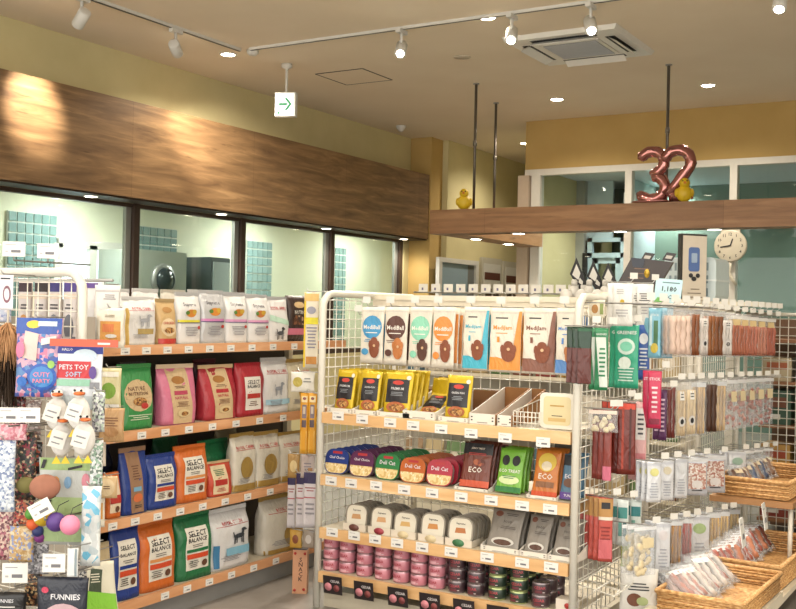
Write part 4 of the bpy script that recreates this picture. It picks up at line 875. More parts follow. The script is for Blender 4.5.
# ---------------- BOTTOM SHELF: stacked cans
def can_proto(c,c2,rim,word,lab):
    o=thing('can',lab,'can',(0,0,0),0,'stacked cans on the bottom shelf')
    r,h=.0385,.052
    MB().lathe([(r*.96,0),(r,.002),(r,h-.002),(r*.97,h),(r*.92,h-.002),(.01,h-.002)],mat(rim,.25,.5),n=22).build('tin',o)
    mb=MB(); mb.lathe([(r+.0004,.006),(r+.0008,.0065),(r+.0008,h-.0075),(r+.0004,h-.007)],mat(c,.35),n=22)
    vs,fs,tw,th=text_mesh(word); k=.05/tw; V=[]
    for x,z in vs:
        a=-PI/2+x*k/r; V.append(((r+.0014)*math.cos(a),(r+.0014)*math.sin(a),.031+z*k))
    mb.add(V,fs,mat('9e1f30',.4) if c2 else mat('b8434e',.4))
    def band(z0,z1,a0,a1,m):
        n=8; V=[((r+.0012)*math.cos(a0+(a1-a0)*i/n),(r+.0012)*math.sin(a0+(a1-a0)*i/n),z) for z in (z0,z1) for i in range(n+1)]
        mb.add(V,[(i,i+1,n+2+i,n+1+i) for i in range(n)],m)
    band(.009,.02,-2.1,-1.3,mat(c2 or '6a3038',.4)); band(.011,.014,-1.25,-1.0,mat('d8c8c8'))
    mb.build('wrap_label',o); return o
pink=can_proto('c9808e','e6b3bc','c8a0a8','CESAR','x'); dark=can_proto('47343a',None,'9c8f92','CESAR','x'); grn=can_proto('2c3b30',None,'b8c48a','CESAR','x')
used=set()
def put_can(p,x,y,z,lab):
    if id(p) not in used:
        used.add(id(p)); p.location=(x,y,z); p['label']=lab; p.rotation_euler=(0,0,R.uniform(-.25,.25)); return
    dup(p,(x,y,z),R.uniform(-.25,.25),lab)
cans=[(331,pink,3),(347,pink,3),(364.5,pink,3),(383,pink,3),(401.5,pink,3),(419,pink,3),(437,pink,3),(457,dark,3),(476,dark,3),(497.5,grn,3),(519,grn,3),(541,dark,2)]
cn={id(pink):'pink',id(dark):'dark brown',id(grn):'dark green'}
for i,(px,p,n) in enumerate(cans):
    x=px_x(px,585,YC+.045)
    for r_ in range(3):
        for k in range(n):
            put_can(p,x+.001*k,YC+.045+.082*r_,czs[3]+.001+.0525*k,'%s can in the %s stack from the left, %s layer, %s row'%(cn[id(p)],ORD[i],['bottom','middle','top'][k],['front','middle','back'][r_]))
t=thing('small_carton','small white printed carton at the right end of the bottom shelf','box',(px_x(566,590),YC+.05,czs[3]+.001))
MB().box(-.04,.04,-.03,.03,0,.05,mat('e6ddd0',.5)).build('carton',t); MB().lathe([(.012,-.0315),(.012,-.03)],RED,(.01,0,.025),14,'y').build('red_mark',t)
for i,px in enumerate((335,366,400,432,466,500,535)):
    pz=[588,595,601,606,611,616,621][i]; p=hit(px,pz,1,YC-.03); t=thing('promo_card','black promotional card with a pink disc on the bottom shelf edge, %s'%spot_of(i,7),'sign',(p.x,YC-.045,czs[3]-.085),0,'black promotional cards'); 
    t.rotation_euler=(math.radians(8),0,math.radians(3))
    MB().box(-.05,.05,-.001,.001,0,.085,mat('251b1e',.4)).build('card',t)
    mb=MB(); mb.lathe([(.019,-.002),(.019,-.001)],mat('d98a94',.5),(-.024,0,.033),16,'y'); mb.text('CESAR',.014,.062,.05,mat('dcd4d4'),y=-.002,hmax=.014); mb.build('printed_label',t)
    MB().lathe([(.016,-.002),(.016,-.001)],mat('8a4444',.6),(.02,0,.03),16,'y').build('food_picture',t)
# ================================================================== RIGHT: END PANEL OF THE CENTRE GONDOLA AND SIDE RACK
def hk_tag(parent,loc,rz,length,tagc=None,tw=.034,th=.026):
    h=hook(parent,loc,None,rz,length); MB().box(-tw/2,tw/2,-.001,.001,0,th,tagc or WHITE).build('hook_tag',h,(0,-length-.013,.014),(0,0,math.radians(-42) if rz else 0)); return h
RXP=-1.588; RX=-1.36   # panel plane, plane the packs hang in
rk=thing('wire_rack','long white wire rack hung with treat packs along the right aisle','display rack')
ya,yb=5.02,6.85
mb=MB()
for y in (ya,(ya+yb)/2,yb): mb.tube([(RXP,y,0),(RXP,y,1.46)],.016,RAILW,8)
mb.tube([(RXP,ya,1.46),(RXP,yb,1.46)],.014,RAILW,8); mb.build('frame',rk)
mb=MB()
for i in range(1,37): mb.tube([(RXP,ya+(yb-ya)*i/37,.1),(RXP,ya+(yb-ya)*i/37,1.45)],.0022,RAILW,4)
for j in range(27): mb.tube([(RXP,ya,.1+.052*j),(RXP,yb,.1+.052*j)],.0022,RAILW,4)
mb.build('wire_grid',rk)
MB().box(RXP-.04,RXP+.02,ya+.12,yb-.0,1.44,1.46,CREAM).build('top_board',rk)
MB().box(RXP-.3,RXP+.2,ya,yb,0,.08,CREAM).build('base',rk)
CLR=film('f4f6f8',.16); CLR2=film('eaf0f6',.22)
def hang_at(px,ytop,ybot,X=RX):
    T=hit(px,ytop,0,X); B=hit(px,ybot,0,X); return T,T.z-B.z
def hanging(px,ytop,ybot,wpx,lab,kind,c,dec=None,X=RX,face=38,group='hanging treat packs on the right rack',n=1,inner=None,film_m=None,cat='treat pack',hookp=True,d=.018,step=.03,style='pillow',lab_behind=None):
    """face: degrees the pack turns from facing the camera side (-Y) toward the aisle (+X)"""
    T,h=hang_at(px,ytop,ybot,X)
    # visible width -> real width at this distance
    dist=(T-Vector((0,0,EYE))).length; w=wpx/F*dist
    view=math.atan2(-T.x,T.y)            # direction of sight left of +Y
    fa=math.radians(face); cosv=abs(math.cos(fa-view)); w=w/max(.35,cosv)
    outs=[]
    for k in range(n):
        P=Pack(w,h,d,style,R.randint(0,9999),.8)
        l=lab if k==0 else (lab_behind or ('pack %s behind the '%ORD[k]+lab))[:140]
        o=P.make(kind,l,cat,film_m or (mat(c,.3) if isinstance(c,str) else c),(dec or []) if k==0 or film_m else (dec or [])[:1],group)
        if inner: inner(o,P)
        o.location=(T.x-.004-step*k*.9,T.y+step*k*.35,T.z-h); o.rotation_euler=(0,0,fa+math.radians(R.uniform(-4,4)))
        outs.append(o)
    if hookp: hk_tag(rk if T.y>5.0 else cg,(RXP,T.y,T.z+.004),PI/2,abs(X-RXP)+.03,None,.036,.026)
    return outs
def jerky(c1,n=4,wf=.12,hf=.7,z0=.06,wav=1):
    def f(o,P):
        m=c1 if not isinstance(c1,str) else mat(c1,.5)
        mb=MB()
        for i in range(n):
            x=P.w*.76*((i+.5)/n-.5); pts=[(x+math.sin(k*1.3+i)*P.w*.03*wav,-.001+.002*(i%2),P.h*(z0+hf*k/6)) for k in range(7)]
            mb.tube(pts,P.w*wf*.5,m,6,rs=[P.w*wf*.5*(.8+.3*((k+i)%2)) for k in range(7)])
        q=mb.build('dried_treats',o); 
        if n>1: q['kind']='stuff'
    return f
def bits(c1,nn=26,hf=.6,z0=.06,rr=.1):
    def f(o,P):
        m=c1 if not isinstance(c1,str) else mat(c1,.55); mb=MB()
        for i in range(nn):
            mb.ball((P.w*.36*(2*P.r.random()-1),.003*(2*P.r.random()-1),P.h*(z0+hf*P.r.random())),P.w*rr*(.6+.6*P.r.random()),m,5,1,.5,1)
        q=mb.build('dried_treats',o); q['kind']='stuff'
    return f
tagd=[('rect',0,.76,.42,.16,mat('f6f6f4',.5)),('lines',0,.76,.34,.1,2,INK)]
ytag=[('rect',0,.82,.55,.16,mat('e8cf9a',.5)),('rect',0,.95,.98,.08,mat('f0f0ee',.4))]
# ---- end panel items, from the arch post to the right
XE=-1.50
hanging(586,327,384,14,'dark green and brown chew pouch hanging nearest the white arch post','chew_pouch','163a28',[('rect',0,.32,.96,.62,mat('5c241c',.3)),('rect',0,.95,.98,.05,mat('1f5d3c'))],XE,20,n=3,step=.03)
hanging(603,328,390,13,'green and white chew pouch with slanted print beside the dark green one','chew_pouch','2d8a5a',[('poly',[(-.1,.05),(.48,.05),(.3,.85),(-.45,.85)],mat('e6efe8')),('lines',.05,.45,.5,.5,7,mat('2d8a5a')),('text','GREENIES',-.05,.9,.8,mat('e9f4ec'),.06)],XE,20,n=2)
hanging(628,325,388,24,'teal green chew pouch with white plate drawing, upper row of the end panel','chew_pouch','2fa884',[('text','GREENIES',0,.88,.8,mat('f2f8f4'),.08),('ell',0,.66,.7,.26,mat('d8eee4')),('ell',0,.66,.5,.16,mat('7fd0b4')),('ell',-.05,.4,.5,.2,mat('e6f2ea')),('lines',0,.22,.7,.24,5,mat('d8eee4'))],XE,10,n=2)
hanging(645,325,380,12,'blue and white chew pouch right of the teal green one','chew_pouch','3a62b4',[('ell',0,.75,.7,.2,mat('e8ecf4')),('lines',0,.4,.7,.4,6,mat('e8ecf4'))],XE,10,n=2)
skb=[('text','STICK',0,.86,.7,mat('e8f4f6'),.07),('rect',.1,.5,.34,.5,mat('4b7a52')),('ell',0,.2,.6,.2,mat('d7c04a')),('rect',-.3,.55,.2,.6,mat('cfe9f2'))]
hanging(656,308,358,12,'light blue stick pouch under the small display card, left of two','stick_pouch','86c3dc',skb,-1.45,14,n=2)
hanging(668,308,358,12,'light blue stick pouch under the small display card, right of two','stick_pouch','7dbbd6',skb,-1.42,14,n=2)
# white packs on top hook of the end panel
hanging(598,300,318,16,'small beige biscuit card pack behind the arch top','biscuit_pack','e6dcc4',[('ell',-.1,.5,.4,.5,mat('b98548')),('rect',.3,.5,.2,.6,mat('8f9f58'))],-1.56,8,n=1,hookp=False)
hanging(624,283,326,20,'white pouch with a small yellow seal at the top of the end panel','treat_pouch','efeeea',[('ell',.0,.56,.22,.12,mat('d9b832')),('lines',0,.3,.6,.2,3,mat('b9b9bb')),('lines',-.1,.8,.5,.14,3,mat('b9b9bb'))],-1.5,6,n=2)
hanging(646,284,328,16,'white pouch with fine dark lettering right of the yellow seal pouch','treat_pouch','f1f0ee',[('lines',0,.7,.7,.2,4,INK),('lines',0,.4,.5,.2,3,mat('b9b9bb'))],-1.5,6,n=2)
# row 1 end panel
hanging(604,410,432,30,'small clear pack of pale nibbles in the second row of the end panel','treat_pack',CLR,[('rect',0,.9,.9,.16,mat('e6d2c4'))],XE,12,inner=bits('e0d2b0',22,.6,.1,.09),film_m=CLR)
hanging(622,400,474,12,'white and green chew stick pack left of the dark red sticks','stick_pack','e6eae6',[('rect',0,.78,.9,.3,mat('4f8f78')),('lines',0,.78,.7,.24,3,mat('e8efe9')),('rect',0,.3,.8,.5,print_mat('p_pinkpk',['e6bcc6','f0dfe2','d890a4','e9e9ec'],70))],XE,14,n=1)
hanging(609,410,480,9,'narrow dark red stick pack with pink foot, second row','stick_pack','8c3a32',[('rect',0,.9,.9,.1,mat('3a2a26')),('rect',0,.1,.9,.2,mat('d4708a'))],XE,10,n=3)
hanging(628,403,474,18,'bundle of dark red stick packs under the teal green pouches','stick_pack','6f2218',[('rect',0,.95,.9,.08,mat('d8452c')),('rect',-.2,.5,.12,.85,mat('a83a24')),('rect',.2,.5,.1,.85,mat('4a1610'))],-1.44,20,n=4)
hanging(642,402,480,12,'pink and white stick pack right of the dark red bundle','stick_pack','e6b4b4',[('rect',0,.72,.8,.4,mat('e9e4e2')),('lines',0,.72,.6,.3,5,mat('4a4850')),('rect',0,.2,.8,.3,mat('d8888e'))],-1.44,16,n=2)
hanging(656,371,428,13,'bright magenta stick pack hanging high beside the clear jerky bags','stick_pack','d12f5a',[('text','STICK',0,.86,.8,mat('f2e4e9'),.06),('lines',0,.5,.5,.5,6,mat('f2dfe6')),('rect',0,.12,.8,.1,mat('8a1c3c'))],-1.38,14,n=2)
hanging(664,390,440,8,'narrow dark purple stick pack beside the magenta one','stick_pack','5a2a5c',[('lines',0,.5,.6,.7,8,mat('e0c6d8'))],-1.38,14,n=2)
# row 2 end panel
hanging(607,498,561,14,'red and tan jerky pouch, frontmost in the third row of the end panel','jerky_pouch','c8564c',[('rect',0,.84,.95,.3,mat('b98a4c')),('rect',0,.88,.6,.1,BLACK),('rect',0,.68,.95,.05,mat('e8dccb')),('lines',0,.45,.7,.24,4,mat('8f2f2c')),('rect',0,.2,.9,.3,mat('d46a70'))],XE,24,n=5,step=.028)
hanging(624,500,545,11,'white and teal boxed chew pack, third row, left of two','chew_pack','dfe9e6',[('rect',0,.72,.8,.24,mat('3f8f8a')),('rect',-.2,.36,.3,.3,mat('6fb0a8')),('rect',.2,.36,.3,.3,mat('2f6f74'))],-1.46,14,n=2)
hanging(637,500,540,11,'white and teal boxed chew pack, third row, right of two','chew_pack','dfe9e6',[('rect',0,.72,.8,.24,mat('2f7f84')),('rect',-.2,.36,.3,.3,mat('83bdb0'))],-1.44,14,n=2)
hanging(627,544,574,10,'yellow-green chew pack low on the end panel','chew_pack','a9b84c',[('ell',0,.5,.7,.5,mat('e6e2b8')),('rect',0,.1,.9,.1,GREEN)],-1.46,14,n=1)
# ---- side rack rows (clear bags)
row0=[(681,24,'wide clear bag with a white label, leftmost in the top row of the side rack','e0c4b4','b'),(696,9,'brown flat jerky bag, left one in the top row','8a4c22','j'),(705,9,'clear bag with a dark paw sticker beside the left brown jerky bag','e2d9d4','t'),
 (712,9,'brown flat jerky bag, middle one in the top row','8f5526','j'),(719,10,'brown flat jerky bag, right one in the top row','7c4720','j'),(728,10,'clear bag with white tag right of the brown jerky bags, top row','dcd6d2','t'),
 (737,11,'reddish jerky bag with an orange tag, leftmost of five in the top row','a86248','y'),(745,11,'reddish jerky bag with an orange tag, second of five in the top row','b26a52','y'),(753,11,'reddish jerky bag with an orange tag, middle of five in the top row','b8705c','y'),(762,11,'reddish jerky bag with an orange tag, fourth of five in the top row','c0806c','y'),(771,11,'reddish jerky bag with an orange tag, last of five in the top row','b06450','y')]
def rackrow(row,y0a,y0b,y1a,y1b,xa,xb,n=2,face=62,X=RX):
    for px,w,lab,c,k in row:
        f=(px-xa)/(xb-xa); yt=y0a+(y0b-y0a)*f; yo=y1a+(y1b-y1a)*f
        if k=='j': hanging(px,yt,yo,w,lab,'jerky_bag',None,[],X,face,n=n,inner=jerky(c,2,.42,.88,.04,.4),film_m=CLR)
        elif k=='b': hanging(px,yt,yo,w,lab,'jerky_bag',None,[('rect',-.05,.68,.34,.2,mat('f2f2f0')),('lines',-.05,.2,.3,.1,2,INK),('ell',.25,.12,.3,.16,mat('ece9e6'))],X,face-10,n=n,inner=jerky(c,4,.28,.8,.06,.3),film_m=CLR)
        elif k=='t': hanging(px,yt,yo,w,lab,'jerky_bag',None,tagd+[('ell',0,.3,.6,.18,mat('e9e7e6')),('ell',0,.3,.3,.1,INK)],X,face,n=n,inner=jerky(c,3,.3,.8,.05,.5),film_m=CLR)
        elif k=='y': hanging(px,yt,yo,w,lab,'jerky_bag',None,ytag,X,face,n=n,inner=jerky(c,3,.3,.72,.04,1.2),film_m=CLR)
        elif k=='s': hanging(px,yt,yo,w,lab,'treat_pack',None,[('rect',0,.92,.96,.1,mat('d7d9dc')),('rect',0,.5,.8,.66,print_mat('p_bean'+c,[c,'ece6e2','b98f80','d6c4ba'],120)),('ell',0,.3,.5,.2,mat('e8e4e4')),('lines',0,.14,.7,.06,1,INK)],X,face-20,n=n,film_m=mat('c9ccd4',.25,.2))
        elif k=='w': hanging(px,yt,yo,w,lab,'treat_pack',None,[('lines',0,.3,.6,.4,6,mat('a9adb6')),('ell',0,.75,.6,.2,mat(c,.4)),('rect',0,.94,.96,.06,mat('c9cdd6'))],X,face-14,n=n,film_m=mat('dfe2e8',.25,.05))
        elif k=='g': hanging(px,yt,yo,w,lab,'jerky_bag',None,[('rect',.1,.66,.5,.2,mat('e8d8b0')),('rect',0,.95,.98,.07,mat('e9ebee'))],X,face,n=n,inner=bits(c,22,.7,.06,.13),film_m=CLR2)
        elif k=='k': hanging(px,yt,yo,w,lab,'stick_bag',None,[('rect',0,.93,.96,.08,mat('dfe3e8'))],X,face-10,n=n,inner=jerky(c,3,.24,.86,.03,.4),film_m=CLR2)
rackrow(row0,308,319,357,357,670,775)
row1=[(672,9,'clear bag of dark red sticks, leftmost in the second row of the side rack','6a2420','j'),(682,10,'clear bag of pale beige sticks with paper label, second row, left','d8c2a0','t'),(692,10,'clear bag of pale beige sticks with paper label, second row, right','e0ccaa','t'),(702,9,'long curved cream chews in a clear bag, second row','d8b88a','k'),
 (712,12,'dark brown curled jerky bag in the middle of the second row','4a2a18','j'),(722,10,'cream chew bag right of the dark brown curled jerky, second row','d9b98c','k'),
 (733,10,'pinkish jerky bag, leftmost of five in the second row','b8746a','g'),(742,10,'pinkish jerky bag with cream sticker, second of five in the second row','c48a80','g'),(751,10,'pinkish jerky bag with cream sticker, third of five in the second row','b06a60','g'),(760,10,'pinkish jerky bag with cream sticker, fourth of five in the second row','c08078','g'),(769,9,'pinkish jerky bag with cream sticker, last of five in the second row','a85c50','g')]
rackrow(row1,383,377,440,423,670,775)
row2=[(655,14,'silver pouch with pale yellow food, leftmost in the third row of the side rack','d9d68a','w'),(668,13,'silver pouch with pale food, second in the third row','d8d0b8','w'),(682,12,'silver-white pouch left of the bean packs, third row','d9dde2','w'),(698,20,'silver pouch with a square window of pink beans, left one','b0766a','s'),(716,20,'silver pouch with a square window of pink beans, right one','a86a5c','s'),
 (738,16,'tall white pouch with fine lettering, third row','9fbfae','w'),(749,10,'clear bag with a cream sticker right of the tall white pouch, third row','8d9098','g'),(758,10,'grey clear bag with cream sticker, third row, next to last','7c808a','g'),(768,10,'grey clear bag with cream sticker, third row, last','6c7078','g')]
rackrow(row2,462,448,502,484,655,768,3,50)
row3=[(646,22,'clear bag of large cream biscuit bones in the fourth row','e8d6ae','g'),(664,14,'silver pouch right of the cream biscuit bones, fourth row','d8d4d8','w'),(677,12,'clear bag of tan twisted chews, fourth row','b98a50','k'),(688,11,'clear bag of red and white chews, fourth row','b8605a','k'),(700,20,'clear pouch with pale green print in the fourth row','a8c088','w'),(716,10,'clear bag of long cream sticks, left of three in the fourth row','d6b070','k'),(725,10,'clear bag of long cream sticks, middle of three in the fourth row','e0bc7c','k'),(735,11,'clear bag of long cream sticks, right of three in the fourth row','e6c890','k')]
rackrow(row3,526,508,575,562,646,735,3,50,-1.34)
# tag rows along the hook tips are on the hooks; taller header rail tags on the top board
n=16
for i in range(n):
    y=4.15+.17*i
    o=hk_tag(rk if y>5 else cg,(RXP,y,1.452),PI/2,.27,None,.036,.03)
# perpendicular net panel with shelves of boxes behind
YN=6.95
np_=thing('wire_net_partition','white wire net partition standing across the end of the right rack','partition')
mb=MB(); x0,x1=-1.56,.15
for x in (x0,(x0+x1)/2,x1): mb.tube([(x,YN,0),(x,YN,1.43)],.012,RAILW,8)
mb.tube([(x0,YN,1.43),(x1,YN,1.43)],.012,RAILW,8); mb.build('frame',np_)
mb=MB()
for i in range(1,33): mb.tube([(x0+(x1-x0)*i/33,YN,.05),(x0+(x1-x0)*i/33,YN,1.43)],.003,RAILW,4)
for j in range(27): mb.tube([(x0,YN,.05+.052*j),(x1,YN,.05+.052*j)],.003,RAILW,4)
mb.build('wire_grid',np_)
bk=thing('shelving_unit','shelving unit of boxes behind the wire net partition at the right','shelving unit')
MB().box(-1.5,.2,7.5,7.53,0,1.4,mat('7a5c44',.6)).build('back_panel',bk)
bz=[.12,.42,.72,1.0,1.27]
for z in bz: MB().box(-1.5,.2,7.08,7.5,z-.02,z,mat('9a6a48',.5)).build('shelf',bk)
bc=['8a3a2c','b0603a','2f4f86','c79a52','6a2a30','d8c8a8','3a5a48','a8482c','294a7a','c0b090','7a4a34','b8902c']
for j,z in enumerate(bz[:4]):
    for i in range(7):
        x=-1.4+.22*i; hh=[.2,.17,.22,.15][(i+j)%4]; c=bc[(i*5+j*3)%12]
        mb=MB(); w=.09; mb.box(-w,w,-.12,.12,0,hh,mat(c,.5)); mb.box(-w*.7,w*.7,-.1215,-.12,hh*.5,hh*.8,mat(bc[(i*5+j*3+4)%12],.5)); mb.box(-w*.7,w*.3,-.1215,-.12,hh*.15,hh*.3,WHITE)
        o=mb.build('carton',None,(x,7.24,z+.001)); tag(o,'product carton behind the wire net partition, %s shelf from the floor, %s'%(ORD[j],spot_of(i,7)),'carton','cartons behind the wire net')
# baskets
wick=ramp_mat('wicker',[(.3,'9a6a3a'),(.5,'c0935c'),(.7,'d9b482')],'noise',(60,60,160),.6,4,1,.4)
def basket(name,lab,loc,rz,L,W_,H,cards=0):
    t=thing(name,lab,'basket',loc,rz,'wicker baskets on the right rack')
    mb=MB(); 
    for k in range(int(H/.012)):
        z=.006+k*.012; e=.006*((k%2)-.5)
        pts=[(-L/2-e,-W_/2,z),(L/2+e,-W_/2,z),(L/2+e,W_/2,z),(-L/2-e,W_/2,z),(-L/2-e,-W_/2,z)]
        mb.tube(pts,.0068,wick,5)
    mb.box(-L/2,L/2,-W_/2,W_/2,0,.008,wick); mb.build('woven_body',t)
    mb=MB(); mb.tube([(-L/2-.005,-W_/2-.005,H),(L/2+.005,-W_/2-.005,H),(L/2+.005,W_/2+.005,H),(-L/2-.005,W_/2+.005,H),(-L/2-.005,-W_/2-.005,H)],.011,wick,8); mb.build('rim',t)
    for k in range(2):
        c=MB(); 
        MB
    return t
pz=.20
bA=hit(700,585,0,-1.18)
basket('wicker_basket','low wicker basket full of bagged chews at the bottom right',(-1.12,4.62,.19),math.radians(88),.62,.34,.08)
basket('wicker_basket','upper wicker basket with two white price cards at the right',(-1.22,6.05,.47),math.radians(88),.72,.36,.09)
basket('wicker_basket','wicker basket behind the low one at the far bottom right',(-1.12,5.45,.16),math.radians(88),.8,.34,.11)
ps=thing('basket_stand','cream stand boards carrying the wicker baskets along the rack','stand')
MB().box(-1.36,-.93,4.25,5.9,.13,.155,CREAM).build('lower_board',ps); MB().box(-1.36,-.93,4.27,4.96,.155,.185,CREAM).build('riser_board',ps)
MB().box(-1.44,-1.02,5.65,6.45,.435,.465,mat('b98a5c')).build('upper_board',ps)
for x in(-1.34,-.95):
    for y in (4.3,5.85): MB().tube([(x,y,0),(x,y,.13)],.012,RAILW,8).build('leg',ps)
for x in(-1.42,-1.04):
    for y in(5.7,6.4): MB().tube([(x,y,0),(x,y,.435)],.012,RAILW,8).build('leg',ps)
# white cards on the upper basket
for i,(px,py) in enumerate([(744,534),(766,524)]):
    p=hit(px,py,0,-1.02); t=card_mesh(.075,.12).build('price_card'); t.location=(-1.018,p.y,.44); t.rotation_euler=(math.radians(-8),0,PI/2+math.radians(2)); tag(t,'tall white price card on the upper wicker basket, %s of two'%['left','right'][i],'price card','tall price cards on the upper basket')
# bagged chews in the baskets
def lay(x,y,z,w,h,c,lab,rx,rz,inner,fm=CLR2,dec=None,d=.03):
    P=Pack(w,h,d,'pillow',R.randint(0,9999),.8); o=P.make('chew_bag',lab,'chew bag',fm,dec or [],'bagged chews in the baskets')
    if inner: inner(o,P)
    o.location=(x,y,z); o.rotation_euler=(rx,0,rz); return o
for i in range(9):
    y=4.40+.055*i; lay(-1.17+.02*(i%3),y,.21+.01*(i%2),.17,.2,None,'clear chew bag %s from the near end of the low basket'%ORD[i],math.radians(-62+4*(i%3)),math.radians(62+R.uniform(-12,12)),jerky(['cdb9b4','b98a80','d8cfc8'][i%3],3,.2,.7,.1,.8),CLR2,[('rect',0,.8,.6,.14,mat('eceef2'))])
for i in range(8):
    y=5.8+.075*i; lay(-1.28,y,.49,.15,.15,None,'small clear bag %s from the near end of the upper basket'%ORD[i],math.radians(-40),math.radians(60+R.uniform(-12,12)),jerky(['6b4a3a','8a6a56','3c4a6a'][i%3],3,.24,.7,.1,.8),CLR2,[('rect',0,.7,.5,.16,mat('d8c8a8'))])
for i in range(9):
    y=5.12+.08*i; lay(-1.18,y,.19,.17,.17,None,'clear bag %s from the near end of the far low basket'%ORD[i],math.radians(-45),math.radians(60+R.uniform(-12,12)),jerky(['a8584a','c07a5a','8a4a3c'][i%3],3,.24,.7,.1,.8),CLR2,[('rect',0,.8,.6,.14,mat('eceef2'))])
# bags at the very bottom of the end panel (x 620-680, y 565-603)
for px,pt,pbm,wp,lab,c,k in [(640,568,612,36,'white pouch with a round brown photo and black lettering, lowest on the end panel','efece4','p'),(655,572,606,22,'speckled grey seed pouch beside the lowest white pouch','4b454b','q'),(678,580,618,40,'crinkled white pouch left of the low wicker basket','e4e4ea','r')]:
    dec={'p':[('ell',-.1,.3,.4,.3,mat('7a4a34')),('lines',0,.6,.6,.2,3,INK),('ell',.1,.28,.3,.2,mat('b7c48a'))],'q':[('rect',0,.5,.9,.8,print_mat('p_seed',['4b454b','b8b0b4','6d6568','ddd8dc'],140))],'r':[('lines',.1,.4,.5,.2,2,mat('a8708a'))]}[k]
    hanging(px,pt,pbm,wp,lab,'treat_pouch',c,dec,-1.40 if k!='r' else -1.36,16,n=1,hookp=False,d=.04)
# wire shelf low on the end panel
ws=thing('wire_shelf','white wire shelf low on the end of the centre gondola','wire shelf')
mb=MB()
for i in range(10): y=4.12+.09*i; mb.tube([(-1.6,y,.30),(-1.42,y,.27),(-1.4,y,.30)],.003,RAILW,5)
for x in(-1.58,-1.5,-1.42): mb.tube([(x,4.1,.3-(x+1.6)*.16),(x,4.98,.3-(x+1.6)*.16)],.003,RAILW,5)
mb.build('wire_frame',ws)
# ================================================================== BACK GONDOLA AND THINGS ON TOP
YG=6.25
bg=thing('shelving_unit','white gondola behind the centre one, topped by a row of peg tags','shelving unit')
MB().box(-3.75,-1.72,YG+.25,YG+.28,.05,1.5,mat('e8e2d2',.5)).build('back_panel',bg)
MB().box(-3.75,-1.72,YG+.0,YG+.7,1.475,1.5,CREAM).build('top_board',bg)
MB().box(-3.75,-1.72,YG-.012,YG,1.43,1.505,CREAM).build('header_rail',bg)
MB().box(-3.75,-1.72,YG+.02,YG+.68,0,.1,CREAM).build('base',bg)
for x in (-3.76,-1.72): MB().tube([(x,YG,0),(x,YG,1.48)],.014,RAILW,8).build('post',bg)
shf=['a88a68','8d5a48','5a7a8a','c8b48a','a04a48','d8cfc0','6a8a5a','b8903c']
for j,z in enumerate((.3,.65,1.0)):
    o=MB().box(-3.73,-1.74,YG,YG+.25,z-.02,z,CREAM).build('shelf',bg)
for j,z in enumerate((.3,.65,1.0)):
    for i in range(12):
        x=-3.62+.16*i; c=shf[(i*3+j*5)%8]
        if i%2==0 or True:
            P=Pack(.14,.24,.06,'stand',900+i+j*20); o=P.make('treat_pouch','treat pouch on the %s shelf of the rear gondola, %s'%(['low','middle','upper'][j],spot_of(i,12)),'treat pouch',mat(c,.4),[('ell',0,.5,.6,.4,mat('e6dccb'))],'pouches on the rear gondola'); o.location=(x,YG+.06,z+.001)
tg=[418,432,446,461,475,489,505]
rl=MB(); 
a=hit(420,288,1,YG+.3); b=hit(560,291,1,YG+.3)
MB().tube([(a.x-.05,YG+.3,a.z-.03),(b.x,YG+.3,a.z-.03)],.006,STEEL,6).build('peg_rail',bg)
for i in range(14):
    px=424+ i*12.5; p=hit(px,281,1,YG+.16); t=MB().box(-.035,.035,-.0015,.0015,0,.055,WHITE).box(-.012,.002,-.0022,-.0015,.012,.03,mat('6d6a90')); 
    hk=MB().tube([(0,.15,-.005),(0,0,-.005),(0,-.005,.005)],.003,STEEL,5).build('hook',bg,(p.x,YG+.16,a.z-.03)); t.build('hook_tag',hk,(0,-.008,.0))
# low white tubs along the top of centre gondola back side
for i,px in enumerate((470,487,503,519,533,548,562)):
    p=hit(px,290,1,5.35)
# grey/white bottles with pennants
for i,px in enumerate((573,588,604)):
    p=hit(px,292,1,YG+.1); t=thing('spray_bottle','white bottle on the rear gondola top, %s of the three beside the black pennants'%['left','middle','right'][i],'bottle',(p.x,YG+.12,1.501),0,'white bottles on the rear gondola top')
    MB().lathe([(.03,0),(.034,.008),(.033,.06),(.024,.078),(.014,.085)],WHITE,n=18).build('bottle_body',t); MB().lathe([(.019,.085),(.02,.115),(.012,.125)],mat('dcdad4',.4),n=14).build('cap',t)
    x2=hit([577,594,609][i],292,1,YG+.17).x
    q=thing('pennant_card','black pennant card with white drawing, %s of three behind the white bottles'%['left','middle','right'][i],'pennant card',(x2,YG+.19,1.501),math.radians(25),'black pennant cards')
    H=[.27,.25,.235][i]; mb=MB(); mb.prism([(.012,0),(.02,.0),(.03,H*.2),(.055,H*.35),(-.015,H),(-.055,H*.6),(.01,H*.2)],0,.003,BLACK); mb.build('card',q)
    MB().prism([(-.04,H*.58),(.0,H*.46),(.012,H*.62),(-.015,H*.84)],-.001,0,WHITE).build('upper_drawing',q); MB().prism([(.0,H*.4),(.026,H*.34),(.03,H*.42),(.008,H*.52)],-.001,0,WHITE).build('lower_drawing',q)
for i,px in enumerate((566,581,597,614)):
    mb=MB(); mb.lathe([(.036,0),(.04,.008),(.036,.035),(.022,.055),(.008,.062)],mat('efece6',.4),n=18); p=hit(px,292,1,YG+.04); t=mb.build('tub',None,(p.x,YG+.045,1.501)); tag(t,'small white domed tub on the rear gondola top, %s'%spot_of(i,4),'tub','domed tubs on the rear gondola top')
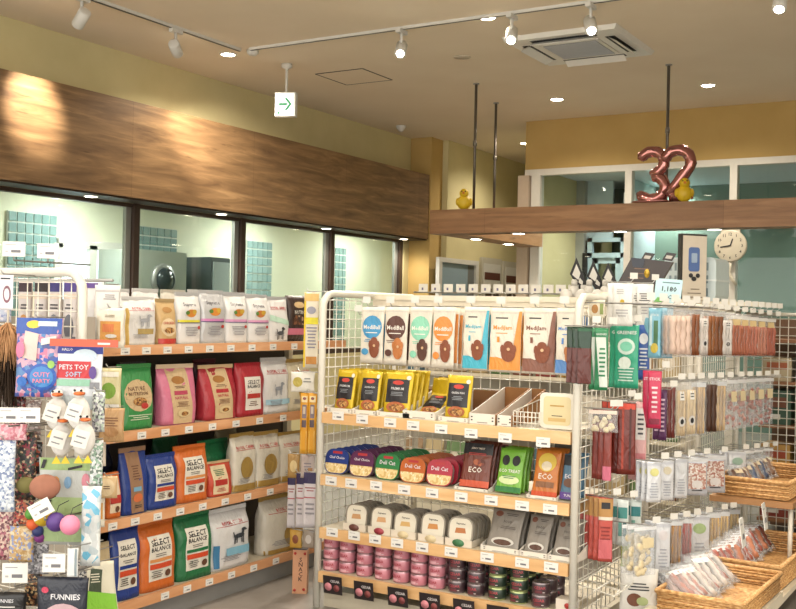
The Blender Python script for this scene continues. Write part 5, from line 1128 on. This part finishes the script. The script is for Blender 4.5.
# black box leaning
p=hit(641,270,1,5.0); bb=thing('black_gift_box','tilted dark brown display box with a gold oval on top of the right rack','box',(p.x-.02,5.06,1.517),math.radians(6)); bb.scale=(.74,.74,.74)
MB().prism([(-.17,.02),(.10,.0),(.21,.20),(-.06,.23)],-.02,.03,mat('2e231f',.35)).build('box_body',bb)
MB().prism([(-.06,.23),(-.05,.17),(.02,.16),(.03,.22)],-.024,-.02,mat('1d2434',.35)).build('blue_corner',bb)
for x in (.02,.16): 
    f=MB().prism([(x-.02,.215),(x+.045,.205),(x+.075,.255),(x+.01,.265)],-.018,-.012,mat('241c1a',.35)).build('upright_flap',bb); MB().prism([(x+.0,.225),(x+.04,.22),(x+.05,.24),(x+.01,.245)],-.0195,-.018,mat('b9b4ac')).build('flap_print',f)
ov=MB(); ov.lathe([(.022,-.026),(.022,-.02)],mat('c9a63c',.3,.4),(.045,0,.125),18,'y',.8,1.35); ov.build('gold_oval',bb)
mb=MB()
for k in range(5): mb.prism([(-.12+.02*k,.035+.03*k),(-.02+.02*k,.03+.03*k),(-.017+.02*k,.036+.03*k),(-.117+.02*k,.041+.03*k)],-.0215,-.02,mat('7a5c48'))
mb.build('printed_lines',bb)
# display card
p=hit(668,299,1,5.0)
dc=thing('display_card','pale blue display card with black symbols beside the dark gift box','sign',(p.x+.015,4.93,1.466),math.radians(8))
dc.rotation_euler=(math.radians(-12),math.radians(4),math.radians(8))
MB().box(-.062,.062,-.002,.002,0,.115,mat('bfe3ec',.4)).build('card',dc)
mb=MB(); mb.text('1,180',0.005,.065,.075,INK,y=-.003,hmax=.03); mb.text('ECO',.015,.028,.05,INK,y=-.003,hmax=.02); mb.box(-.03,.05,-.003,-.002,.095,.1,mat('5a7a84')); mb.build('lettering',dc)
MB().prism([(-.06,0),(-.005,0),(-.02,.02),(-.045,.024)],-.003,-.002,mat('6fb05a')).build('green_drawing',dc)
# small plinth extends top board under them
MB().box(-1.98,-1.57,4.9,5.12,1.448,1.462,CREAM).box(-1.84,-1.7,5.04,5.1,1.462,1.515,CREAM).build('top_tray',cg)
# poster
p=hit(693,297,1,6.55); ps_=thing('poster_board','cream notice board with a blue picture and black left edge standing on the rear gondola','poster',(p.x,6.55,1.501),math.radians(48)); ps_.scale=(1.1,1.6,1)
T=hit(690,234,1,6.55).z-1.501; w=.083
MB().box(-w,w,0,.022,0,T,mat('3a3836',.4)).build('backing',ps_); MB().box(-w+.012,w-.002,-.002,0,.004,T-.012,mat('e0d6c6',.5)).build('sheet',ps_)
mb=MB(); mb.prism([(x,z+T*.62) for x,z in rrect(.035,.075,.015)],-.004,-.002,mat('5a78b4',.5)); mb.build('blue_picture',ps_)
MB().prism([(x*.6,z*.5+T*.64) for x,z in rrect(.03,.06,.01)],-.005,-.004,mat('a9c0dc',.5)).build('picture_highlight',ps_)
mb=MB(); mb.ball((-.02,-.004,T*.38),.014,INK,8,1,.15,1); mb.ball((.025,-.004,T*.38),.014,INK,8,1,.15,1); mb.ball((0,-.004,T*.33),.014,INK,8,1.2,.15,1); mb.build('paw_drawing',ps_)
mb=MB()
for k in range(3): mb.box(-w*.7+.02*k,w*.7-.01*k,-.003,-.002,T*(.05+.06*k),T*(.065+.06*k),mat('8a7f72'))
mb.build('small_print',ps_)
# pet carrier behind the poster
p=hit(699,297,1,6.8); pc=thing('pet_carrier','white plastic pet carrier with slotted sides behind the notice board','pet carrier',(p.x-.02,6.8,1.501),math.radians(-4))
T=hit(712,258,1,6.75).z-1.501; cmx=mat('d6e6ea',.4)
out=[(x,z+T/2) for x,z in rrect(.17,T/2,.04)]
mb=MB(); mb.prism(out,-.13,.13,cmx); mb.build('shell',pc)
mb=MB()
for r_ in range(3):
    for k in range(8): mb.box(-.13+.034*k,-.116+.034*k,-.133,-.13,T*(.12+.29*r_),T*(.3+.29*r_),mat('8fa4ac'))
q=mb.build('vent_slots',pc); MB().box(-.175,.175,-.135,.135,T*.46,T*.5,mat('e9f2f4',.4)).build('rim',pc)
MB().tube([(-.06,0,T),(-.05,0,T+.03),(.05,0,T+.03),(.06,0,T)],.008,cmx,8).build('handle',pc)
MB().box(-1.72,-1.38,6.5,7.04,1.475,1.5,CREAM).build('side_board',bg)
def ny(Y): return Y if Y>=2.45 else 2.45-(2.45-Y)*.5
# ================================================================== LEFT FOREGROUND RACK
YL=2.45; XL1=hit(82,330,1,YL).x; XL0=-3.75
lr=thing('wire_rack','white arched wire rack hung with pet toys at the left edge','display rack')
arch_panel(lr,(XL0,YL,0),XL1-XL0,1.505,20,28,.016,.0024)
MB().box(XL0,-2.95,YL+.03,YL+.6,0,.1,CREAM).build('base',lr)
MB().box(XL0,-3.3,YL+.02,YL+.62,1.0,1.02,CREAM).build('shelf',lr)
MB().box(-3.24,-3.2,YL+.03,YL+.55,.1,1.35,mat('b9b2a6',.6)).build('spine_panel',lr)
def lhang(px,yt,yb_,wpx,lab,kind,c,dec=None,Y=2.33,face=30,group='toys hung on the left wire rack',n=1,film_m=None,inner=None,cat='pet toy',d=.03,hk=True,style='pillow',tilt=0):
    Y=ny(Y); T=hit(px,yt,1,Y); B=hit(px,yb_,1,Y); h=T.z-B.z; dist=(T-Vector((0,0,EYE))).length; w=wpx/F*dist
    view=math.atan2(-T.x,T.y); fa=math.radians(face); w/=max(.4,abs(math.cos(fa-view)))
    for k in range(n):
        P=Pack(w,h,d,style,R.randint(0,9999),.8)
        o=P.make(kind,lab if k==0 else lab+', spare behind it',cat,film_m or (mat(c,.3) if isinstance(c,str) else c),(dec or []) if k==0 else [],group)
        if inner: inner(o,P)
        o.location=(T.x,T.y+.035*k,T.z-h); o.rotation_euler=(0,tilt,fa)
    if hk:
        q=hook(lr if Y<2.45 else g,(T.x,YL if Y<2.45 else YA0-.02,T.z+.003),None,0,abs((YL if Y<2.45 else YA0-.02)-Y)+.01)
    return o
PB=print_mat('toy_print',['3a5fb8','c87a9a','d6a8bc','5a86bc','b898b8','4a5a9a'],75)
def ny_(Y): return Y if Y>=2.45 else 2.45-(2.45-Y)*.5
# blue and pink toy bag
lhang(40,318,397,42,'blue and pink clear toy bag with a round blue emblem','toy_bag',PB,[('rect',0,.9,.98,.2,mat('2f55a8',.3)),('ell',-.1,.92,.3,.1,mat('e6c84a')),('rect',.2,.93,.4,.06,mat('cfe0e6')),('poly',[(-.3,.5),(.0,.46),(.04,.8),(-.26,.84)],mat('e6c8c0',.4)),('poly',[(.1,.66),(.4,.7),(.4,.78),(.1,.74)],mat('f0eee6')),
 ('ell',.12,.26,.62,.34,mat('2a5cb8',.35)),('ell',.12,.26,.5,.27,mat('3f86cc',.35)),('text','CUTY',.12,.29,.36,mat('ee8aa0',.4),.1),('text','PARTY',.12,.21,.36,mat('ee8aa0',.4),.1),('ell',.32,.42,.14,.1,mat('9fd06a')),('ell',-.3,.2,.24,.12,mat('2f6fc4')),('ell',-.34,.6,.2,.2,mat('e07aa0'))],Y=2.24,d=.05)
# printed card pack
lhang(80,345,410,44,'white card pack with a dark blue header and red lettering','toy_card_pack','dfe3ea',[('rect',0,.93,.98,.13,mat('2b3a92')),('text','HALLO',-.25,.93,.3,mat('e6e6f0'),.04),('ell',.12,.84,.5,.2,mat('c9dcea')),('rect',-.1,.62,.7,.26,mat('c8343c')),('text','PETS TOY',-.1,.66,.62,mat('e9e6ee'),.09),('text','SOFT',-.1,.55,.4,mat('a8c4e0'),.08),('rect',-.1,.42,.7,.1,mat('8fc0a8')),('ell',.3,.58,.16,.2,PURP),('rect',.34,.38,.2,.1,mat('8a8d94')),('rect',-.05,.12,.9,.2,mat('bfc8cc'))],Y=2.36,d=.012)
MB_=MB().box(-.11,.11,-.002,.002,0,.024,mat('cc5a3c',.4)).box(.045,.085,-.003,-.002,.008,.014,WHITE)
p=hit(84,343,1,2.37); o=MB_.build('shelf_talker',None,(p.x,2.37,p.z-.012),math.radians(28)); tag(o,'orange-red strip card above the printed toy card pack','strip card')
# feather toy
p=hit(8,322,1,2.35); ft=thing('feather_toy','fluffy tan feather toy over dark tinsel at the left edge of the photo','pet toy',(p.x,2.35,p.z),math.radians(30))
mb=MB(); fur=mat('c9986a',.8,var=.3,scale=60); rr=random.Random(3)
for k in range(420):
    a=rr.uniform(0,2*PI); e=rr.uniform(.015,.075); z0=-rr.uniform(0,.05); L=rr.uniform(.06,.12)
    mb.tube([(0,0,z0),(e*.6*math.cos(a),e*.6*math.sin(a),z0-L*.3),(e*math.cos(a),e*math.sin(a),z0-L)],.0016,fur,3,False,rs=[.002,.0022,.0005])
q=mb.build('fur_tuft',ft); q['kind']='stuff'
mb=MB(); tin=mat('3a2a1c',.2,.7,1,.3,80)
for k in range(160):
    a=rr.uniform(0,2*PI); e=rr.uniform(.01,.06); L=rr.uniform(.1,.2)
    mb.tube([(e*.5*math.cos(a),e*.5*math.sin(a),-.1),(e*math.cos(a),e*math.sin(a),-.1-L)],.0018,tin,3,False)
q=mb.build('dark_tinsel',ft); q['kind']='stuff'
MB().tube([(0,0,.06),(0,0,-.05)],.004,mat('d8d0c0'),6).build('stem',ft)
# bird plush toys
def bird(px,py,lab,first=[None]):
    p=hit(px,py,1,2.35)
    if first[0] is None:
        t=thing('bird_toy',lab,'pet toy',(p.x,2.35,p.z),math.radians(35),'white bird toys on the left rack'); first[0]=t
        MB().ball((0,0,-.05),.036,mat('e6e3de',.9,var=.1,scale=90),12,1,.75,1.45).build('body',t)
        MB().ball((0,0,.012),.02,mat('ebe8e2',.9),10,1,.8,.8).build('head',t)
        MB().lathe([(.012,0),(.008,-.02),(.001,-.035)],mat('e0702c',.5),(.004,-.012,.012),10,'y',1.6,.6).build('beak',t)
        for s in(-1,1): MB().ball((s*.01,-.016,.022),.004,BLACK,6).build('eye',t)
        for s in(-1,1): MB().prism([(s*.014,-.1),(s*.014+.014,-.125),(s*.014-.014,-.125)],-.01,-.006,mat('e8c92a',.5)).build('foot',t)
        c=MB(); c.box(-.024,.024,-.0315,-.03,-.075,-.02,WHITE); c.box(-.015,.015,-.0322,-.0315,-.045,-.04,mat('8a8a90')); c.box(-.017,.01,-.0322,-.0315,-.062,-.058,mat('8a8a90')); c.build('paper_tag',t,(.006,0,0),(0,.3,0))
        return t
    return dup(first[0],(p.x,2.35,p.z),math.radians(R.uniform(25,45)),lab)
bird(57,398,'white bird toy with orange beak, upper left of four'); bird(79,397,'white bird toy with orange beak, upper right of four'); bird(62,424,'white bird toy with orange beak, lower left of four'); bird(84,423,'white bird toy with orange beak, lower right of four')
# backing cards
gc=[('rect',0,.93,.95,.14,mat('9cb878')),('rect',0,.45,.95,.2,mat('a9bf84')),('ell',-.2,.72,.12,.14,mat('e09a4a')),('ell',0,.72,.12,.14,mat('7fa6c8')),('ell',.3,.74,.14,.18,mat('d88a9a')),('poly',[(-.46,.88),(-.4,.88),(-.36,.98),(-.42,.98)],BLACK),('poly',[(.0,.86),(.24,.9),(.24,.93),(.0,.89)],BLACK),('poly',[(-.36,.36),(-.3,.36),(-.26,.52),(-.32,.52)],BLACK),('poly',[(.3,.3),(.36,.3),(.4,.5),(.34,.5)],BLACK),('rect',0,.12,.95,.16,mat('98ae7c'))]
lhang(69,458,545,54,'grey and green backing card with little figures behind the coloured balls','toy_card_pack','c3c6c2',gc,Y=2.38,d=.01)
lhang(92,486,566,18,'crumpled pale clear bag with blue drawings beside the green backing card','toy_bag',print_mat('crump',['d5dadc','e6eaea','b9c6cc','c9cfd0','6fb8d8','e3e7e6','d0d5d6'],45),[],Y=2.36,d=.03)
# discs and balls
def disc(px,py,rp,c,lab,Y=2.2):
    Y=ny(Y)
    p=hit(px,py,1,Y); d=(p-Vector((0,0,EYE))).length; r_=rp/F*d
    mb=MB(); mb.ball((0,0,0),r_,mat(c,.75,var=.25,scale=25),14,1,.45,.85); o=mb.build('fabric_disc_toy',None,(p.x,Y,p.z),math.radians(45)); return tag(o,lab,'pet toy')
disc(45,487,14,'a8705a','brown fabric disc toy above the tilted white tag'); disc(26,485,9,'7a7440','olive fabric disc toy half hidden behind the brown one',2.26)
def ball(px,py,rp,c,lab,Y=2.22):
    Y=ny(Y)
    p=hit(px,py,1,Y); d=(p-Vector((0,0,EYE))).length; r_=rp/F*d
    mb=MB(); mb.ball((0,0,0),r_,mat(c,.55,var=.12,scale=60),16); 
    o=mb.build('toy_ball',None,(p.x,Y,p.z)); tag(o,lab,'ball','coloured balls on the left rack')
    MB().tube([(0,0,r_*.9),(0,.01,r_+.02),(0,.05,r_+.03)],.0015,INK,4).build('hang_cord',o); return o
ball(70,525,9.3,'ee8fb0','pink knitted ball, lowest right of the hanging balls',2.17); ball(56,522,9,'5a3a8a','purple ball between the yellow and the pink one',2.19); ball(43,517,8.6,'d3ae22','yellow ball under the tilted white tag',2.21); ball(31,514,5.5,'5a9a3a','small green ball at the left of the hanging balls',2.24); ball(33,524,6,'e2622e','orange-red ball under the green one',2.25); ball(38,531,5.5,'24306a','navy ball under the yellow one',2.27); ball(40,537,5.5,'7a2a78','dark magenta ball, lowest left of the hanging balls',2.29)
def lcard(px,py,wp,hp,lab,Y=2.1,face=35,tilt=0,group='white price cards on the left rack'):
    Y=ny(Y); p=hit(px,py,1,Y); d=(p-Vector((0,0,EYE))).length; w=wp/F*d/max(.5,math.cos(math.radians(face)-math.atan2(-p.x,p.y))); h=hp/F*d
    o=card_mesh(w,h).build('price_card',None,(p.x,Y,p.z-h/2),(0,tilt,math.radians(face))); tag(o,lab,'price card',group)
    hk=MB().tube([(0,0,.0),(0,.0,-.012),(.0,abs(Y-YL),-.012)],.003,mat('8d8a86',.35,.4),5).build('hook',lr,(p.x,Y,p.z-h/2)) ; return o
lcard(14,249,20,14,'white price card high on a long hook, left of two against the window'); lcard(48,251,19,14,'white price card high on a long hook, right of two against the window')
lcard(9,415,20,14,'white price card at the far left edge above the pink fluff',2.1); lcard(29,415,20,14,'white price card beside the far left one, left of the bird toys',2.1)
lcard(45,508,20,15,'tilted white tag hanging over the yellow ball',2.12,45,-.5); lcard(15,573,22,18,'white price card low at the far left over the black pack',2.14); lcard(54,563,20,17,'white price card low in front of the dark packs, right of the far left one',2.14)
lhang(6,275,310,14,'white hanging card with a small dark drawing at the upper left edge','hanging_card','e9e9ee',[('ell',.1,.45,.5,.5,mat('8a5a6a')),('ell',.1,.45,.34,.34,mat('e9e9ee')),('rect',0,.9,.6,.04,INK)],Y=2.2,d=.004,cat='card',group='hanging cards')
# rest of the dense hanging packs
FP=[(14,330,420,26,2.4,['d7c3c8','8a3a3a','4a4a52','c8b8b0','e3dcd8'],'pale pack with dark and red speckles behind the feather toy'),
 (8,424,440,34,2.15,['e0a8b4','d98a9c','efc6cc','c87a88'],'pink fluffy toy pack under the two white price cards'),
 (6,440,512,18,2.15,['b8c4d6','d8dfe8','7a8ab0','e8ecf0'],'silvery blue clear pack at the far left edge'),
 (26,432,500,20,2.3,['2a2428','6a4a3a','8a2a3a','3a4a3a','c8a88a','17161a'],'dark speckled bead toy pack left of the green backing card'),
 (8,505,560,14,2.3,['a86070','c8a8a0','6a3a44','e0c8b8'],'red and pink speckled pack below the silvery blue one'),
 (24,498,528,18,2.34,['a83a3a','c86a4a','3a2a28','d8b08a'],'small red speckled pack left of the coloured balls'),
 (22,526,562,22,2.28,['c8a878','b8945c','8a96c0','d8c8a8'],'tan biscuit pack with blue mark above the low price card'),
 (38,542,574,20,2.4,['8a8a90','b8b8c0','6a6a72','d8d8de'],'grey barcode-like pack behind the dark packs'),
 (17,392,430,16,2.36,['b04a4a','2a2a30','d8c8c4','7a5a6a'],'dark red and black pack under the feather toy tinsel'),
 (34,400,440,14,2.4,['c8b8b4','8a7a78','e0d8d4','a88a84'],'greyish pink pack left of the upper bird toys'),
 (36,442,474,12,2.41,['2c2a2e','c85a3a','8a8a90','1c1c20'],'black pack with orange flecks above the brown disc toy'),
 (99,392,432,12,2.4,['9a9aa4','d8dcd8','5a5a60','b8c8b8'],'grey pack tucked behind the right bird toys'),
 (97,440,486,12,2.4,['c8ccd0','8fae9a','e3e6e4','6a7a70'],'pale green and grey pack right of the lower bird toys'),
 (80,560,604,14,2.42,['6a6a72','b0a8a0','3a3a40','d8d4cc'],'dark grey speckled pack behind the green leaf pack'),
 (34,566,606,16,2.42,['2a2420','8a5a3a','c8a878','1a1818'],'brown and black pack between the two low price cards'),
 (4,300,322,14,2.42,['b0b8cc','d8d4dc','8a94b8'],'blue-grey pack behind the white hanging card')]
for i,(px,yt,yb_,wp,Y,hs,lab) in enumerate(FP): lhang(px,yt,yb_,wp,lab,'toy_pack',print_mat('fp%d'%i,hs,130),[],Y=Y,d=.02,face=32)
for i,(px,hdr,bot,lab) in enumerate([(26,'3a2430','d8a060','beige clothing pack with dark header, leftmost seen through the arch'),(42,'2c2026','e0d4c8','cream clothing pack with dark header, second seen through the arch'),(56,'3a3478','8a8a92','white clothing pack with purple header, third seen through the arch'),(71,'4a3a8a','6d6f78','white and grey clothing pack with purple header, rightmost in the arch')]):
    lhang(px,281,345,13,lab,'clothing_pack','dcd4d2',[('rect',0,.9,.9,.14,mat(hdr)),('rect',0,.76,.9,.08,mat('e6d2c0')),('lines',0,.6,.6,.1,2,INK),('ell',0,.28,.7,.4,mat(bot)),('rect',0,.08,.9,.1,print_mat('cp%d'%i,[bot,'d8d4d0','5a4a48'],60))],Y=2.56,face=30,n=1,hk=False,group='clothing packs behind the arch')
rl_=MB().tube([(XL0,2.58,hit(50,280,1,2.58).z),(XL1,2.58,hit(50,280,1,2.58).z)],.006,STEEL,6).build('inner_rail',lr)
# white flat packs right of the arch
for i,(px,c,lab) in enumerate([(90,'e4e2e4','white flat pack with purple corner right of the arch'),(108,'e9e7e4','large white flat pack behind the tan treat pouch')]):
    lhang(px,281+i*4,345,26-i*2,lab,'flat_pack',c,[('rect',0,.9,.9,.03,mat('c8c4c4'))]+([('rect',-.1,.93,.8,.08,PURP)] if i==0 else [('lines',.1,.8,.5,.1,3,mat('8a8688'))]),Y=3.05,face=35,group='flat packs beside the arch',cat='pack')
lhang(86,330,345,12,'pink and blue striped pack peeking out right of the arch post','treat_pouch','d24a7a',[('poly',[(0,.1),(.2,.1),(-.1,.9),(-.3,.9)],mat('3a3f9a')),('rect',.3,.5,.2,.8,mat('d88ad0'))],Y=3.04,group='treat pouches at the dog food unit end')
# low dark packs
lhang(63,577,640,46,'dark navy pack with pink heart and white lettering at the bottom left','toy_pack','1c2233',[('ell',-.32,.8,.14,.1,mat('c83a5a')),('text','FUNNIES',.08,.7,.6,mat('e4e4ea'),.09),('ell',.05,.35,.8,.5,mat('c8a8b0',.7))],Y=2.2,d=.03)
lhang(6,592,650,36,'black pack with white lettering at the lower left corner','toy_pack','141317',[('text','FUNNIES',.0,.86,.7,mat('dcdce2'),.06),('rect',.0,.76,.5,.02,WHITE)],Y=2.2,d=.03)
lhang(73,548,577,10,'white folded strip between the dark packs and the green leaf pack','card_strip','e6e9ea',[('rect',.3,.5,.2,.95,mat('8d9ca4'))],Y=2.2,d=.01,cat='card',group='card strips')
lhang(88,553,580,16,'blue snack pack with orange fish shape above the green leaf pack','snack_pack','2f7fc0',[('ell',.1,.3,.6,.3,mat('d87a3a')),('ell',-.1,.7,.5,.3,mat('7cc4e0'))],Y=2.98,cat='snack pack',group='snack packs low left')
lhang(101,562,612,34,'green and cream leaf snack pack at the bottom left','snack_pack','e2ddc8',[('poly',[(-.48,.02),(.48,.02),(.48,.34),(-.48,.5)],mat('86c83a')),('poly',[(-.2,.45),(.12,.4),(.2,.85),(-.1,.9)],mat('3d4a34')),('lines',0,.7,.3,.2,4,mat('e2ddc8')),('ell',-.36,.8,.2,.2,mat('9fd05a'))],Y=3.0,face=30,cat='snack pack',group='snack packs low left',tilt=-.12)
# pouches hanging on the end of the dog food unit
EP=[(111,308,348,27,'efe8d8',[('rect',.02,.42,.7,.5,mat('dda050')),('rect',-.05,.5,.4,.2,mat('e0824a')),('lines',0,.8,.4,.08,2,mat('8a7a5a')),('ell',.06,.3,.4,.1,mat('ede8e0'))],'cream treat pouch with an orange window, topmost at the dog food unit end',3),
 (110,368,409,22,'ddd3a4',[('ell',0,.45,.6,.4,mat('7fa83a')),('rect',0,.85,.8,.12,mat('efeadc')),('rect',0,.08,.9,.08,mat('f3f1ec'))],'yellow treat pouch with a green leaf mark at the dog food unit end',4),
 (112,408,442,24,'c8a070',[('lines',0,.6,.6,.3,4,mat('8a5a3a')),('ell',0,.3,.6,.3,mat('b98a5a'))],'tan treat pouch with brown script at the dog food unit end',3),
 (98,432,466,16,'e0d4c8',[('rect',.05,.4,.6,.6,mat('b8452c')),('lines',0,.85,.6,.1,2,INK)],'small pouch with a rust red window at the dog food unit end',2),
 (108,476,498,18,'d8b88a',[('ell',0,.5,.8,.8,mat('e0c8a0')),('lines',0,.5,.4,.2,2,BRN)],'round tan biscuit pack at the dog food unit end',1),
 (97,486,527,16,'ece4d4',[('rect',0,.4,.8,.4,mat('d8962c')),('lines',0,.8,.6,.15,3,BRN)],'cream pouch with a golden band at the dog food unit end',2)]
for (px,yt,yb_,wp,c,dec,lab,n) in EP: lhang(px,yt,yb_,wp,lab,'treat_pouch',c,dec,Y=3.05,face=30,n=1,group='treat pouches at the dog food unit end',cat='treat pouch')
for j,(px,yt,yb_,wp,c,dec,lab,n) in enumerate(EP):
    for k in range(n-1):
        lhang(px-5-4*k,yt+2*k,yb_-1,wp*.8,'spare pouch %s behind the %s'%(ORD[k+1],lab.split(' at the')[0].split(',')[0]),'treat_pouch',c,[],Y=3.075+.01*k,face=30,hk=False,group='spare pouches at the dog food unit end',cat='treat pouch')
# ================================================================== LEFT END OF THE CENTRE GONDOLA (yellow packs, shelf box)
def chang(px,yt,yb_,wpx,lab,kind,c,dec,Y=4.1,face=8,group='packs on the left end of the centre gondola',n=1,cat='treat pack',d=.016,film_m=None,inner=None):
    T=hit(px,yt,1,Y); B=hit(px,yb_,1,Y); h=T.z-B.z; dist=(T-Vector((0,0,EYE))).length; w=wpx/F*dist; fa=math.radians(face); view=math.atan2(-T.x,T.y); w/=max(.4,math.cos(fa-view))
    P=Pack(w,h,d,'pillow',R.randint(0,9999),.8); o=P.make(kind,lab,cat,film_m or mat(c,.35),dec,group); o.location=(T.x,T.y,T.z-h); o.rotation_euler=(0,0,fa)
    if inner: inner(o,P)
    hook(cg,(X0,Y,T.z+.003),None,-PI/2,abs(X0-T.x)+.02); return o
yp=[('rect',-.42,.5,.12,.98,mat('e8c81e')),('rect',0,.93,.95,.1,mat('e0bc72')),('ell',.0,.76,.6,.1,mat('9a9aa8')),('rect',.05,.62,.8,.09,mat('e8dc2a')),('lines',.05,.4,.7,.3,7,mat('8d8a9a')),('rect',.05,.1,.7,.1,mat('c98a3a'))]
chang(312,292,368,15,'tall cream and yellow pack high on the left end of the centre gondola','treat_pack','e6dcc6',yp,Y=4.14,face=30)
chang(315,300,330,9,'small tan-topped pack behind the tall cream and yellow one','treat_pack','dcb870',[('lines',0,.5,.6,.4,4,mat('8a7a6a'))],Y=4.3,face=30)
chang(303,372,392,24,'flat white pack with greenish print above the amber boxes','treat_pack','e4e0d4',[('ell',-.2,.5,.4,.5,mat('b9a84a')),('lines',.2,.6,.4,.3,2,mat('8a8a84'))],Y=4.12,face=25)
for i,px in enumerate((305,313)):
    chang(px,393,454,8.6,'amber yellow stick box with two windows, %s of two'%['left','right'][i],'stick_box','e0a01e',[('rect',0,.9,.7,.1,mat('f0dca8')),('ell',0,.91,.4,.05,mat('8a4a4a')),('rect',0,.7,.5,.22,mat('7a6a72')),('rect',0,.72,.3,.12,mat('c8b8a8')),('rect',0,.5,.5,.12,mat('5a4a50')),('rect',-.3,.2,.06,.36,mat('f0cc70')),('rect',.3,.2,.06,.36,mat('f0cc70'))],Y=4.12,face=25,cat='stick box',d=.02)
chang(294,454,478,12,'gold and amber small pack left of the grey one under the amber boxes','treat_pack','b08a4a',[('ell',0,.5,.6,.5,mat('e0c890'))],Y=4.2,face=25)
chang(308,455,478,14,'greyish beige small pack under the amber boxes','treat_pack','c0b0a8',[('lines',0,.5,.6,.4,3,mat('8a8088')),('rect',.2,.3,.3,.3,mat('a87a4a'))],Y=4.16,face=25)
for i,(px,w) in enumerate([(292,8),(301,9),(311,14)]):
    chang(px,474-i*.8,528,w,'white sachet with a dark purple top, %s of three at the gondola end'%['left','middle','right'][i],'sachet','dcd6da',[('rect',0,.9,.97,.2,mat('2c2050')),('lines',0,.7,.8,.1,2,mat('a8686a')),('rect',0,.55,.9,.02,mat('c25a62')),('lines',0,.35,.7,.25,3,mat('9a969c'))],Y=4.2-.03*i,face=20,cat='sachet')
for i,(px,c) in enumerate([(296,'c89a3a'),(309,'a89a8a')]):
    chang(px,530,548,12,['golden pack low at the gondola end','grey-brown pack low at the gondola end'][i],'treat_pack',c,[('ell',0,.5,.5,.5,mat(['8a4a2a','d8d0c8'][i]))],Y=4.2,face=20)
# standing long box on the floor
p=hit(299,598,2,0.0); lb_=thing('long_snack_box','tall salmon-coloured carton with vertical lettering standing beside the centre gondola','carton',(hit(300,590,1,4.25).x,4.25,0),math.radians(26))
H=hit(300,549,1,4.25).z
MB().box(-.036,.036,-.02,.03,0.0,H,mat('dba27c',.45)).build('carton_body',lb_)
MB().box(-.034,.034,-.018,.028,H,H+.004,mat('2c2226')).build('dark_top',lb_)
mb=MB()
for i,ch in enumerate('SNACK'): mb.text(ch,.004,H*(.78-.11*i),.02,mat('4a2a24'),y=-.021,hmax=.022)
mb.build('vertical_lettering',lb_)
mb=MB()
for x,z in((-.024,H*.92),(.024,H*.92),(-.024,H*.08),(.022,H*.1)): mb.lathe([(.007,-.021),(.007,-.02)],mat('c2362e'),(x,0,z),12,'y')
q=mb.build('red_dots',lb_)
# ================================================================== WORLD AND VIEW
W=bpy.data.worlds.new('world'); S.world=W; W.use_nodes=True
W.node_tree.nodes['Background'].inputs[0].default_value=(1,.95,.86,1); W.node_tree.nodes['Background'].inputs[1].default_value=1.35
S.view_settings.view_transform='Standard'; S.view_settings.look='None'; S.view_settings.gamma=1; S.view_settings.use_curve_mapping=False
S.view_settings.exposure=1.4
